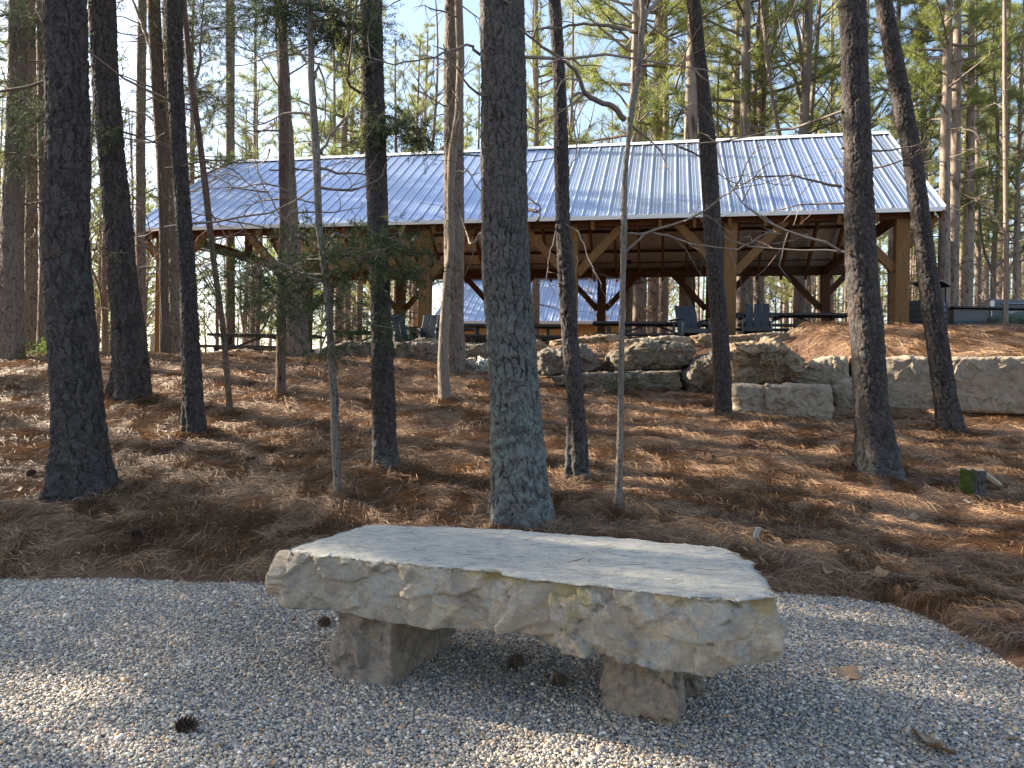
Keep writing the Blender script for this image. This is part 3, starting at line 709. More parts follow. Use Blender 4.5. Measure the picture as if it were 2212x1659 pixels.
near_tree('T20', 'pine_tree', 720, [(0, 487, 506), (330, 488, 507), (540, 488, 508), (720, 487, 508)],
    'pale straight pine behind the left bay of the pavilion', 'pine tree', M['bark_far'], Y=27, cw=.08, ch=.12, seed=71, dz=.05)

# branches traced from the photograph, each in its tree's own plane with some depth
def px_branch(key, pts, r, dY=.3, kids=6, seed=0, tipr=.3, mb=None, depth=1, kl=.45):
    t = NEAR[key]; rng = np.random.default_rng(seed + 7); Y = t['Y']; n = len(pts)
    P = [at(u, v, Y + dY * (i / (n - 1))) for i, (u, v) in enumerate(pts)]
    P = np.array(P); tt = np.linspace(0, n - 1, n * 4); Q = np.stack([np.interp(tt, np.arange(n), P[:, k]) for k in range(3)], -1)
    Q[1:-1] += rng.normal(0, .006, Q[1:-1].shape)
    mb = mb or t['limbs']; mb.tube(Q, np.linspace(r, r * tipr, len(Q)), 5, a=np.full(3, rng.uniform(.3, .8)))
    for k in range(int(kids * .6)):
        i = rng.integers(len(Q) // 4, len(Q) - 1); ax = Q[i] - Q[i - 1]; ax /= np.linalg.norm(ax); sd = rdir(rng)
        limb(mb, Q[i], ax + sd * .9, kl * rng.uniform(.5, 1.3), r * .35, rng, depth, 6, -.1, .18, 3, 4, None, .5)
    return Q
px_branch('T14', [(1377, 69), (1330, 58), (1271, 53), (1190, 60), (1136, 68)], .02, .6, 8, 1)
px_branch('T14', [(1388, 40), (1400, 25), (1430, -5), (1450, -40)], .03, .3, 2, 2)
px_branch('T14', [(1349, 258), (1320, 225), (1275, 212), (1262, 200), (1245, 155), (1220, 130), (1165, 95), (1120, 60)], .028, -.8, 8, 3)
px_branch('T14', [(1275, 212), (1250, 200), (1230, 215), (1240, 250), (1247, 335), (1229, 365)], .014, -1.0, 3, 31)
px_branch('T14', [(1352, 545), (1400, 500), (1500, 470), (1560, 425), (1610, 395), (1655, 370)], .013, -.6, 12, 4, kl=.55)
px_branch('T14', [(1352, 505), (1420, 503), (1490, 525), (1590, 540), (1660, 500), (1690, 505)], .012, -.6, 10, 5, kl=.5)
px_branch('T13', [(1210, 480), (1250, 500), (1275, 570), (1300, 615)], .008, -.5, 6, 6)
px_branch('T13', [(1205, 480), (1190, 540), (1180, 600), (1200, 640)], .008, -.5, 6, 66)
px_branch('T5', [(418, 205), (432, 130), (436, 60), (440, -20)], .025, .2, 3, 7)
px_branch('T5', [(445, 350), (500, 365), (560, 415), (575, 480), (540, 520)], .010, -.6, 6, 8, kl=.5)
px_branch('T8', [(693, 330), (715, 290), (750, 250), (790, 200)], .016, .4, 8, 9)
px_branch('T8', [(679, 170), (690, 140), (705, 200), (702, 255), (690, 300)], .014, .3, 5, 10)
px_branch('T8', [(672, 145), (640, 110), (610, 60), (590, 0)], .014, .4, 6, 11)
px_branch('T8', [(700, 545), (650, 510), (600, 455), (560, 380), (548, 330)], .012, -.4, 8, 12)
px_branch('T8', [(688, 440), (645, 430), (610, 405), (570, 395)], .009, -.3, 6, 13)
px_branch('T3', [(338, 135), (310, 60), (290, 10), (270, -40)], .05, .6, 6, 14)
px_branch('T3', [(345, 270), (310, 245), (250, 235), (200, 200)], .022, .5, 8, 15)
px_branch('T3', [(348, 430), (300, 410), (240, 380)], .012, -.6, 8, 16)
px_branch('T9', [(833, 270), (800, 283), (770, 300), (735, 320)], .012, -.3, 7, 17)
px_branch('T12', [(1037, 118), (1010, 95), (930, 125), (850, 140), (760, 115)], .014, -.5, 9, 18)
px_branch('T12', [(1133, 30), (1090, 0), (1060, -40)], .014, -.5, 3, 19)
px_branch('T2', [(285, 420), (320, 470), (345, 600), (350, 720)], .011, .6, 6, 20)
rng = np.random.default_rng(99)
for key, n, zlo, zhi, L, side in (('T3', 16, 3.0, 9, 2.0, 0), ('T3b', 10, 3.2, 9, 1.6, 0), ('T5', 12, 2.5, 7.5, .9, 0), ('T6', 16, 3.0, 8, 1.5, 0), ('T7', 10, 4, 9, 1.7, 0), ('T8', 16, 2.2, 6, 1.0, 0),
                                  ('T14', 6, 2.6, 7, .7, 0), ('T11', 8, 4.2, 8, 1.3, 0), ('T0a', 12, 3.0, 9, 1.8, 0), ('T0b', 12, 3, 9, 1.5, 0), ('T0c', 10, 3, 9, 1.6, 0), ('T19', 22, 3, 12, 2.4, 0), ('T20', 22, 3.5, 14, 2.6, 0), ('T10', 6, 4.5, 9, 1.4, 0)):
    for k in range(int(n * .7)):
        z = rng.uniform(zlo, zhi); az = rng.uniform(0, 2 * PI)
        limb(NEAR[key]['limbs'], tpos(key, z), (math.cos(az), math.sin(az) * .7, rng.uniform(-.15, .4)), L * rng.uniform(.5, 1.2), .011 + .004 * L, rng, 2 if L > 1.4 else 1, 7, -.15, .15, 4, 4, None, .5)

# cedar foliage: sprays hanging on traced branches
def cedar_spray(key, pts, r, n, dY=0.5, seed=0, br=.012, mb=None):
    n = int(n * (.5 if key == 'T8' and seed < 20 else 1.7 if key in ('T3', 'T0a', 'T8') else .8))
    rng = np.random.default_rng(seed); t = NEAR[key]; Y = t['Y']; m = len(pts)
    P = np.array([at(u, v, Y + dY * (i / max(1, m - 1))) for i, (u, v) in enumerate(pts)])
    tt = np.linspace(0, m - 1, m * 4); Q = np.stack([np.interp(tt, np.arange(m), P[:, k]) for k in range(3)], -1)
    t['limbs'].tube(Q, np.linspace(br, br * .3, len(Q)), 5, a=np.full(3, .4))
    k = rng.uniform(.15, 1, n) * (len(Q) - 1); i = np.minimum(k.astype(int), len(Q) - 2); f = (k - i)[:, None]
    c = Q[i] * (1 - f) + Q[i + 1] * f; off = rng.normal(0, 1, (n, 3)) * np.array([1, .8, .55]); off *= r * .78
    off[:, 2] -= r * .15; c2 = c + off
    for a, b in zip(c[::5], c2[::5]): t['limbs'].tube(np.array([a, (a + b) / 2 + rng.normal(0, .02, 3), b]), [.004, .003, .0015], 3, a=np.full(3, .4))
    ax = off + rng.normal(0, .06, (n, 3)); ax[:, 2] -= .05; ax /= np.linalg.norm(ax, axis=1)[:, None]
    # each spray = a short axis with leaflets
    reps = 5; cc = np.repeat(c2, reps, 0) + np.repeat(ax, reps, 0) * np.tile(np.linspace(0, .10, reps), n)[:, None]
    V, T, A = tufts(cc, np.repeat(ax, reps, 0), 4, .06, .0065, rng, np.clip(np.repeat(rng.uniform(0, 1, n), reps), 0, 1), .75)
    t['fol'].append((V, T, A))
for a in [
    ('T8', [(700, 560), (660, 560), (610, 590), (560, 575), (535, 560)], .34, 520, .8, 1), ('T8', [(705, 600), (650, 620), (590, 640), (545, 650)], .32, 420, .6, 2),
    ('T8', [(700, 560), (740, 540), (790, 560), (830, 540), (870, 520)], .26, 420, -.4, 3), ('T8', [(708, 640), (760, 640), (800, 700), (850, 710)], .22, 300, -.5, 4),
    ('T8', [(712, 700), (690, 760), (740, 730)], .16, 90, -.3, 5), ('T8', [(700, 545), (725, 500), (770, 530)], .22, 220, .3, 6),
    ('T9', [(836, 250), (860, 260), (890, 280), (925, 300)], .16, 260, -.4, 7), ('T9', [(834, 230), (810, 270), (790, 300)], .15, 90, -.4, 8),
    ('T9', [(840, 600), (870, 590), (905, 580), (925, 600)], .14, 90, -.5, 9), ('T9', [(843, 520), (860, 500), (880, 540)], .16, 120, -.4, 10),
    ('T6', [(602, 640), (560, 600), (530, 640)], .45, 360, .3, 11), ('T6', [(602, 690), (640, 660), (680, 640)], .40, 260, -.3, 12),
    ('T2', [(250, 300), (235, 285), (222, 290)], .20, 100, -.5, 13), ('T2', [(285, 550), (262, 545), (240, 548)], .05, 12, -.5, 14),
    ('T3', [(345, 100), (400, 90), (460, 60), (520, 60)], .6, 420, .5, 15), ('T3', [(350, 210), (410, 190), (450, 200), (500, 230)], .55, 380, .5, 16),
    ('T3', [(345, 20), (420, 10), (520, -10)], .6, 300, .5, 17),
    ('T0a', [(20, 200), (60, 220), (110, 240), (140, 250)], .55, 420, -1.5, 18), ('T0a', [(20, 90), (60, 40), (100, 20), (140, 40)], .55, 380, -1.5, 19),
    ('T0a', [(10, 330), (50, 330), (90, 340)], .45, 160, -1.2, 20), ('T0b', [(60, 450), (70, 520), (75, 600)], .3, 120, .3, 21),
    ('T8', [(672, 20), (640, 0), (600, 20), (560, 40)], .30, 260, .5, 22), ('T8', [(675, 60), (720, 40), (760, 60)], .30, 220, .4, 23)]:
    cedar_spray(*a)

# crowns of the near pines, far above the frame
rngc = np.random.default_rng(4); CR = []
for sd in (101, 102, 103):
    lb, (V, T, A) = pine_parts(sd, 18, 9.5, 2.6, 30, 4, 7)
    o1 = lb.build('limbs', M['twig'], None, True); o2 = mk('crown', V, [T], M['needles'], None, False, {'tint': A})
    CR.append((o1.data, o2.data)); bpy.data.objects.remove(o1); bpy.data.objects.remove(o2)
hi = {'T1', 'T2', 'T4', 'T9', 'T12', 'T13', 'T15', 'T17', 'T18', 'T7', 'T10', 'T0a', 'T3b'}
for key, t in NEAR.items():
    root = t['root']; base = t['base']; mb = t['limbs']
    if mb.V:
        o = mb.build('limbs', M['twig'], root, True); o.data.transform(Matrix.Translation(Vector(-base)))
    if t['fol']:
        off = 0; Vs, Ts, As = [], [], []
        for V, T, A in t['fol']: Vs.append(V - base); Ts.append(T + off); As.append(A); off += len(V)
        mk('foliage', np.concatenate(Vs), [np.concatenate(Ts)], M['cedar'], root, False, {'tint': np.concatenate(As)})
    if key in hi:
        a, b = CR[rngc.integers(3)]; p = tpos(key, 16.5) - base
        for nm, me in (('limbs', a), ('crown', b)):
            o = bpy.data.objects.new(nm, me); C.objects.link(o); o.parent = root; o.location = (p[0], p[1], -1.2 - base[2] * 0); o.rotation_euler = (0, 0, rngc.uniform(0, 6.28))

# ------------------------------------------------------------------ rocks
def facet(P, seed, sc, amp):
    """per-cell tilted offsets: chipped, faceted stone"""
    Q = P * sc + fbm(P * sc * 1.3, seed, 2)[:, None] * .5; I = np.floor(Q).astype(np.int64); best = np.full(len(Q), 9.); val = np.zeros(len(Q))
    for dx in (-1, 0, 1):
        for dy in (-1, 0, 1):
            for dz in (-1, 0, 1):
                J = I + (dx, dy, dz); c = J + np.stack([_h(J[:, 0], J[:, 1], J[:, 2], seed + q) for q in (1, 2, 3)], -1)
                d = Q - c; D = (d ** 2).sum(1); t = np.stack([_h(J[:, 0], J[:, 1], J[:, 2], seed + q) - .5 for q in (4, 5, 6)], -1)
                v = (_h(J[:, 0], J[:, 1], J[:, 2], seed + 7) - .5) + (d * t).sum(1) * 1.6
                k = D < best; best = np.where(k, D, best); val = np.where(k, v, val)
    return val * amp
def outline_rock(name, poly, Y, depth, mat, label, cat='boulder', yaw=0.0, amp=.05, seed=1, roundness=.22, group=None, parent=None, strata=0, fsc=3.5, res=110, back=True):
    """front silhouette poly (pixels) on a vertical plane at distance Y with the given yaw; full-depth rounded rock"""
    rng = np.random.default_rng(seed); poly = np.array(poly, float)
    uc, vc = poly.mean(0); c = at(uc, vc, Y); ax = np.array([math.cos(yaw), -math.sin(yaw), 0]); nb = np.array([math.sin(yaw), math.cos(yaw), 0])
    def onplane(u, v):
        d = ray(u, v); t = ((c - CAM) @ nb) / (d @ nb); return CAM + d * t
    W = np.array([onplane(u, v) for u, v in poly]); XY = np.stack([(W - c) @ ax, W[:, 2] - c[2]], -1)
    # resample outline
    E_ = np.concatenate([XY, XY[:1]]); s = np.concatenate([[0], np.cumsum(np.linalg.norm(np.diff(E_, axis=0), axis=1))])
    size = s[-1]; N_ = int(np.clip(size / .018, 120, 520)); q = np.linspace(0, size, N_, endpoint=False)
    O = np.stack([np.interp(q, s, E_[:, k]) for k in (0, 1)], -1)
    O = (np.roll(O, 1, 0) + O * 2 + np.roll(O, -1, 0)) / 4
    cen = O.mean(0); ext = (O.max(0) - O.min(0)).min() / 2
    # profile rings: from front centre outwards, along the side, back to the rear centre
    rings = []
    rr = min(roundness * depth, ext * .8)
    for t in np.linspace(0, 1, 40)[:-1]: rings.append((t ** .8 * .97, 0.0))
    for a in np.linspace(0, PI / 2, 9): rings.append((None, a))
    nside = max(4, int(depth / .05))
    R = []
    for t, a in rings:
        if t is not None: R.append((1 - rr / ext * .9 if False else t * (1 - .55 * rr / ext), rr * .12 * t * t))
    f0 = 1 - .55 * rr / ext
    for a in np.linspace(0, PI / 2, 9): R.append((f0 + (1 - f0) * math.sin(a), rr * .12 + rr * .9 * (1 - math.cos(a)) * .9))
    d0 = R[-1][1]
    for t in np.linspace(0, 1, nside)[1:]: R.append((1 - .02 * t, d0 + (depth - 1.6 * rr) * t if depth > 1.8 * rr else d0 + depth * .2 * t))
    d1 = R[-1][1]
    for a in np.linspace(0, PI / 2, 6)[1:]: R.append((.98 * (f0 + (1 - f0) * math.cos(a)), d1 + rr * math.sin(a)))
    for t in np.linspace(1, 0.02, 6)[1:]: R.append((.98 * f0 * t, R[-1][1]))
    V = []
    for k, dep in R:
        p2 = cen + (O - cen) * k; V.append(c + p2[:, :1] * ax + np.array([0, 0, 1.]) * p2[:, 1:] + nb * dep)
    V = np.concatenate(V); m = len(R)
    i = np.arange(m - 1)[:, None] * N_; j = np.arange(N_)[None]; k = (j + 1) % N_
    Q = np.stack([i + j, i + k, i + N_ + k, i + N_ + j], -1).reshape(-1, 4)
    # displacement, mainly along the outward direction from the core
    core = c + cen[0] * ax + np.array([0, 0, cen[1]]) + nb * depth / 2
    dv = V - core; dv[:, 2] *= 1.0; dn = dv / (np.linalg.norm(dv, axis=1)[:, None] + 1e-6)
    fr = (V - c) @ nb < rr * .5; dn[fr] = dn[fr] * .2 - nb * .8
    Sd = facet(V, seed, fsc, amp * 1.3) + facet(V, seed + 20, fsc * 2.7, amp * .6) + facet(V, seed + 25, fsc * 6, amp * .3) + fbm(V * 9, seed, 5) * amp * .8 + fbm(V * 1.6, seed + 3, 2) * amp * .8
    if strata: Sd = Sd + strata * vnoise(np.stack([V[:, 0] * .6, V[:, 1] * .6, V[:, 2] * 16], -1), seed)
    V = V + dn * Sd[:, None]
    cen0 = np.array([core[0], core[1], V[:, 2].min()])
    o = mk(name, V - cen0, [Q], mat, parent, True, {'tint': np.zeros(len(V))}, tuple(cen0))
    if parent is None: tag(o, label, cat, group)
    return o
zc = lambda pts: [(1152 + .5183 * x, 685.7 + .5183 * y) for x, y in pts]
zd = lambda pts: [(1645.6 + .4458 * x, 685.7 + .4458 * y) for x, y in pts]
zb_ = lambda pts: [(713 + .3023 * x, 630.8 + .3023 * y) for x, y in pts]
za = lambda pts: [(384 + .3023 * x, 630.8 + .3023 * y) for x, y in pts]
ze_ = lambda pts: [(1152 + .3023 * x, 630.8 + .3023 * y) for x, y in pts]
B_ = 'boulder'
outline_rock(B_, zc([(95, 250), (170, 235), (300, 228), (470, 224), (620, 222), (630, 300), (525, 322), (420, 345), (340, 345), (210, 335), (190, 295), (100, 282)]), 12.8, .95, M['rock_lichen'], 'long low step boulder with white lichen patches, behind the thin crooked sapling', seed=3, amp=.05, strata=.012)
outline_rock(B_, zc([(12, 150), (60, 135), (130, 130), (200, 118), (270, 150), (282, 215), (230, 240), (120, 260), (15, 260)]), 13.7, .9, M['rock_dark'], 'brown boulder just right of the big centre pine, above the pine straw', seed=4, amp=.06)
outline_rock(B_, zc([(328, 160), (345, 135), (400, 125), (450, 100), (600, 97), (680, 108), (690, 150), (662, 195), (590, 218), (420, 224), (345, 225), (330, 200)]), 13.4, 1.1, M['rock_lichen'], 'mossy grey lens shaped boulder lying on the long step boulder', seed=5, amp=.05, strata=.02, roundness=.5)
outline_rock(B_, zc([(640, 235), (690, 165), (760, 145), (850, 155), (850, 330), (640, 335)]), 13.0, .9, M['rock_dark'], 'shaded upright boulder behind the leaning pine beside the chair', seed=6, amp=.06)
outline_rock(B_, zc([(815, 160), (860, 112), (960, 95), (1050, 98), (1110, 138), (1152, 190), (1120, 238), (1060, 275), (1040, 290), (850, 290), (822, 230)]), 12.0, 1.1, M['rock'], 'rounded tan and rust boulder resting on the square block', seed=7, amp=.08, yaw=.1, roundness=.6, strata=.015)
outline_rock(B_, zc([(832, 285), (870, 277), (1050, 279), (1240, 280), (1258, 330), (1264, 385), (1248, 450), (1000, 455), (828, 448)]), 11.15, .9, M['rock_wall'], 'square sandstone block at the foot of the tan boulder', seed=8, amp=.035, strata=.015, yaw=.12, roundness=.15)
outline_rock(B_, zc([(72, 95), (190, 82), (345, 67), (400, 80), (402, 125), (330, 140), (190, 132), (80, 130)]), 15.5, .8, M['rock'], 'orange tan capstone beneath the cabin roof, left of the thin sapling', seed=9, amp=.04)
outline_rock(B_, zc([(335, 108), (400, 88), (560, 75), (660, 82), (682, 112), (500, 120), (340, 135)]), 15.1, .8, M['rock_wall'], 'flat capstone directly above the mossy lens shaped boulder', seed=10, amp=.035)
outline_rock(B_, zc([(665, 78), (740, 70), (780, 95), (775, 125), (700, 125)]), 15.0, .6, M['rock'], 'small capstone left of the leaning pine, under the chair', seed=11, amp=.035)
outline_rock(B_, zc([(770, 78), (880, 70), (1010, 58), (1078, 66), (1070, 95), (900, 118), (770, 125)]), 15.2, .8, M['rock'], 'low tan capstone in front of the right outdoor chair', seed=12, amp=.03)
outline_rock(B_, zc([(1080, 70), (1120, 38), (1210, 44), (1270, 58), (1275, 95), (1085, 95)]), 15.4, .7, M['rock'], 'pale rounded rock on the mulch left of the large scaly pine', seed=13, amp=.03)
outline_rock(B_, zd([(615, 72), (680, 45), (760, 48), (795, 62), (795, 85), (620, 85)]), 15.9, .6, M['rock_wall'], 'flat grey rock at the base of the right corner post', seed=14, amp=.02)
WS = 'wall_stone'
outline_rock(WS, zd([(125, 345), (140, 325), (235, 215), (290, 188), (420, 183), (432, 300), (425, 445), (340, 445), (200, 440)]), 12.5, 1.0, M['rock_wall'], 'slanting wall stone wedged between the tan boulder and the large scaly pine', 'wall stone', seed=15, amp=.03, yaw=.35, roundness=.16)
outline_rock(WS, zd([(350, 340), (385, 305), (450, 292), (490, 300), (490, 450), (360, 450)]), 12.1, .5, M['rock_wall'], 'small grey wall stone low beside the large scaly pine', 'wall stone', seed=16, amp=.03, yaw=.2)
outline_rock(WS, zd([(432, 190), (600, 190), (800, 188), (1000, 192), (1300, 184), (1420, 190), (1420, 480), (1100, 465), (850, 455), (620, 450), (445, 445)]), 12.0, 1.1, M['rock_wall'], 'very long grey tan wall stone across the right edge, behind the leaning pine', 'wall stone', seed=17, amp=.032, yaw=.36, fsc=1.6, roundness=.10)
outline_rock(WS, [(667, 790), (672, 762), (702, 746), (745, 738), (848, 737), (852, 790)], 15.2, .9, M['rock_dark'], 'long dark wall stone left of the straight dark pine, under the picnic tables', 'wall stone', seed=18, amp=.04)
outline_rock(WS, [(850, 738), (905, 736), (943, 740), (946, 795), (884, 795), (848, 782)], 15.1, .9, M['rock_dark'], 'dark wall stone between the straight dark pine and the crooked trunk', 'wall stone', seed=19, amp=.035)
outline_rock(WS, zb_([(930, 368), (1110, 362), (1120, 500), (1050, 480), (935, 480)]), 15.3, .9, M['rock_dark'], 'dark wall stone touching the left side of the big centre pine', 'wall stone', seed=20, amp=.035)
outline_rock(B_, zb_([(965, 550), (972, 485), (1030, 462), (1045, 520), (1040, 560)]), 14.0, .35, M['foot'], 'rusty brown rock chunk beside the reddish plated pine', seed=21, amp=.03)
outline_rock('rubble_heap', zb_([(1010, 590), (1035, 500), (1065, 465), (1120, 480), (1160, 520), (1170, 600)]), 13.9, .6, M['concrete'], 'pale heap of rubble between the reddish pine and the centre pine', 'rubble heap', seed=22, amp=.06, fsc=9)
outline_rock(B_, za([(185, 490), (230, 432), (330, 415), (420, 403), (485, 418), (600, 425), (655, 465), (640, 495), (400, 500)]), 15.6, .8, M['rock'], 'low brown boulder in front of the leftmost picnic table', seed=23, amp=.04)
outline_rock(B_, zb_([(598, 352), (603, 335), (640, 325), (740, 330), (770, 345), (770, 375), (600, 375)]), 15.9, .4, M['rock_wall'], 'small pale rock under the left pair of grey chairs', seed=24, amp=.02)
outline_rock(B_, ze_([(15, 430), (20, 345), (60, 343), (97, 400), (95, 430)]), 15.0, .5, M['rock'], 'small tan rock peeping out right beside the centre pine', seed=25, amp=.03)

# ------------------------------------------------------------------ stone bench
def bench():
    zt = H - .82
    topf = [(617, 1189), (700, 1197), (800, 1207), (900, 1219), (1000, 1228), (1097, 1243), (1200, 1254), (1300, 1266), (1400, 1276), (1499, 1288), (1560, 1291), (1620, 1293), (1686, 1291)]
    right = [(1679, 1273), (1668, 1256), (1655, 1240), (1635, 1222), (1618, 1207), (1604, 1196), (1590, 1187)]
    backp = [(1560, 1181), (1450, 1170), (1350, 1159), (1250, 1153), (1150, 1146), (1050, 1140), (950, 1136), (870, 1134), (802, 1132)]
    left = [(770, 1137), (735, 1145), (700, 1155), (665, 1167), (640, 1175), (625, 1181)]
    top = [at_z(u, v, zt) for u, v in topf + right + backp + left]
    top = np.array(top)[:, :2]
    # bottom profile along the front, in metres from the pixel heights
    botv = [(584, 1302), (660, 1312), (739, 1328), (800, 1343), (843, 1352), (920, 1358), (989, 1362), (1080, 1370), (1150, 1380), (1188, 1407), (1250, 1418), (1306, 1420), (1390, 1436), (1469, 1456), (1544, 1470), (1576, 1453), (1620, 1447), (1690, 1431)]
    E_ = np.concatenate([top, top[:1]]); s = np.concatenate([[0], np.cumsum(np.linalg.norm(np.diff(E_, axis=0), axis=1))])
    N_ = 460; q = np.linspace(0, s[-1], N_, endpoint=False); O = np.stack([np.interp(q, s, E_[:, k]) for k in (0, 1)], -1)
    for _ in range(3): O = (np.roll(O, 1, 0) + 2 * O + np.roll(O, -1, 0)) / 4
    cen = O.mean(0); k0 = np.argmin(np.abs(q - 0))
    # bottom height for each outline point: project the front line
    bz = np.zeros(N_)
    fs = s[len(topf) - 1]
    for i in range(N_):
        x, y = O[i]; u = CU + x / y * F
        uu = np.clip(u, 584, 1690)
        v = np.interp(uu, [a for a, b in botv], [b for a, b in botv])
        # front face distance at that column
        fy = np.interp(uu, [a for a, b in topf], [p[1] for p in top[:len(topf)]])
        z = at(uu, v, fy)[2]
        bz[i] = z
    back = np.clip((O[:, 1] - np.interp(CU + O[:, 0] / O[:, 1] * F, [a for a, b in topf], [p[1] for p in top[:len(topf)]])) / .5, 0, 1)
    bz = bz * (1 - back) + (zt - .27) * back
    for _ in range(4): bz = (np.roll(bz, 1) + 2 * bz + np.roll(bz, -1)) / 4
    d = O - cen; nrm = np.roll(O, -1, 0) - np.roll(O, 1, 0); nrm = np.stack([nrm[:, 1], -nrm[:, 0]], -1); nrm /= np.linalg.norm(nrm, axis=1)[:, None]
    if (nrm * d).sum() < 0: nrm = -nrm
    rows = []; info = []
    nt_ = 46
    for t in np.linspace(.0, 1, nt_) ** .75:
        p = cen + d * t; rows.append(np.stack([p[:, 0], p[:, 1], np.full(N_, zt)], -1)); info.append((1, 0 if t < .96 else .6))
    ns = 44
    leftness = np.clip((cen[0] - .95 - O[:, 0]) / .25, 0, 1)
    for t in np.linspace(0, 1, ns)[1:]:
        bulge = .018 * math.sin(PI * t) + .008 * t
        z = zt + (bz - zt) * t
        p = O + nrm * (bulge - .0 + .06 * leftness * t)[:, None] if np.ndim(leftness) else O
        rows.append(np.stack([p[:, 0], p[:, 1], z], -1)); info.append((0, max(0, 1 - t * 3.2)))
    last = rows[-1]
    for t in np.linspace(1, 0, 14)[1:]:
        p = cen + (last[:, :2] - cen) * t; z = last[:, 2] * t + (1 - t) * (zt - .29); rows.append(np.stack([p[:, 0], p[:, 1], z], -1)); info.append((0, 0))
    V = np.concatenate(rows); tp = np.repeat([a for a, b in info], N_).astype(float); oc = np.repeat([b for a, b in info], N_)
    m = len(rows); i = np.arange(m - 1)[:, None] * N_; j = np.arange(N_)[None]; k = (j + 1) % N_
    Q = np.stack([i + j, i + N_ + j, i + N_ + k, i + k], -1).reshape(-1, 4)
    side = 1 - tp
    nn = np.tile(np.concatenate([nrm, np.zeros((N_, 1))], 1), (m, 1))
    disp = facet(V * np.array([1, 1, 1.2]), 5, 2.0, .045) + facet(V, 33, 5, .030) + facet(V, 44, 13, .010) + facet(V, 45, 34, .005) + fbm(V * 16, 8, 5) * .007 - .022
    cellv = np.clip((facet(V * np.array([1, 1, 1.2]), 5, 2.6, 1) + facet(V, 33, 8, .5)) * .6 + .5, 0, 1)
    ringt = np.concatenate([np.repeat(np.linspace(0, 1, nt_) ** .75, N_), np.ones((m - nt_) * N_)])
    w_ = np.where(tp > 0, sstep(.93, 1.0, ringt) * .55, 1.0); w_[(m - 13) * N_:] *= .4
    UU = CU + V[:, 0] / V[:, 1] * F; frt = (1 - tp) * (V[:, 1] < 4.6)
    wv = 12 * fbm(V * np.array([0, 0, 9]), 6, 2); disp = disp - frt * (.030 * sstep(1588, 1600, UU + wv) * sstep(1700, 1660, UU) + .018 * sstep(1080, 1092, UU + wv * 2) * sstep(1330, 1180, UU) + .016 * sstep(zt - .13, zt - .15, V[:, 2] + .05 * fbm(V * np.array([5, 5, 0]), 4, 3)) * sstep(800, 900, UU) * sstep(1080, 1050, UU))
    V = V + nn * (disp * w_)[:, None]
    # top relief
    zn = fbm(V * np.array([4, 9, 1]), 61, 5) * .014 + fbm(V * np.array([18, 45, 1]), 62, 4) * .010
    V[:, 2] += np.where(tp > 0, zn - (.010 + .03 * np.clip(fbm(V * np.array([5, 5, 0]), 90, 3), 0, 1)) * sstep(.955, 1.0, ringt), 0)
    V[:, 2] += side * fbm(V * 6, 71, 3) * .02 * np.clip((zt - V[:, 2]) / .1, 0, 1)
    root = empty('stone_bench', (float(cen[0]), float(cen[1]), 0)); tag(root, 'rustic bench of one rough pale sandstone slab on brown stone feet, on the gravel', 'stone bench')
    off = np.array([cen[0], cen[1], 0])
    mk('seat', V - off, [Q], M['slab'], root, True, {'tint': np.stack([tp, oc, cellv], -1)})
    print('bench', cen, bz.min(), bz.max(), zt)
    # feet: blocks with given footprint
    def foot(bt, bb, zt1, zb1, seed):
        bt = np.array(bt); bb = np.array(bb); n = 40
        def res(P):
            E = np.concatenate([P, P[:1]]); s = np.concatenate([[0], np.cumsum(np.linalg.norm(np.diff(E, axis=0), axis=1))]); q = np.linspace(0, s[-1], n * 4, endpoint=False)
            return np.stack([np.interp(q, s, E[:, k]) for k in (0, 1)], -1)
        # resample per side so the corners stay matched
        def sides(P): return np.concatenate([np.linspace(P[k], P[(k + 1) % 4], n, endpoint=False) for k in range(4)])
        A_, B2 = sides(bt), sides(bb); rows = []
        for t in np.linspace(0, 1, 34): p = A_ * (1 - t) + B2 * t; rows.append(np.concatenate([p, np.full((len(p), 1), zt1 + (zb1 - zt1) * t)], 1))
        for t in (.6, .02): p = A_.mean(0) + (A_ - A_.mean(0)) * t; rows.insert(0, np.concatenate([p, np.full((len(p), 1), zt1)], 1))
        V = np.concatenate(rows); m = len(rows); nn_ = len(A_)
        i = np.arange(m - 1)[:, None] * nn_; j = np.arange(nn_)[None]; k = (j + 1) % nn_
        Q = np.stack([i + j, i + nn_ + j, i + nn_ + k, i + k], -1).reshape(-1, 4)
        c = V.mean(0); d = V - c; d[:, 2] = 0; d /= np.linalg.norm(d, axis=1)[:, None] + 1e-6
        V = V + d * (facet(V, seed, 5, .035) + facet(V, seed + 3, 14, .012) + fbm(V * 12, seed, 4) * .012)[:, None]
        mk('foot', V - off, [Q], M['foot'], root, True, {'tint': np.zeros(len(V))})
    g_ = lambda u, v: at_z(u, v, 0.0)[:2]
    # left foot: front face px 707..843 at the ground 1470/1488; right side recedes to (985,1372)
    a, b = g_(709, 1468), g_(845, 1490); c_ = g_(975, 1400); dr = (c_ - b); a2 = g_(760, 1400)
    ft = at(739, 1340, a[1] + .10)[:2]; fb = at(843, 1355, b[1] + .0)[:2]
    foot([ft, fb, fb + dr * 1.15, ft + dr * 1.15], [a, b, b + dr, a + dr], zt - .22, -.05, 81)
    a, b = g_(1303, 1540), g_(1458, 1583); side_ = g_(1478, 1545) - b; dr = np.array([.16, .62])
    foot([a + (.01, .03), b + (-.0, .02), b + side_ * .8 + dr * .2, a + dr * .3], [a, b, b + side_, a + dr * .35], zt - .26, -.05, 91)
    a, b = g_(1430, 1505), g_(1515, 1510)
    foot([a, b, b + (.05, .25), a + (.05, .25)], [a, b, b + (.05, .25), a + (.05, .25)], zt - .25, -.05, 101)
bench()
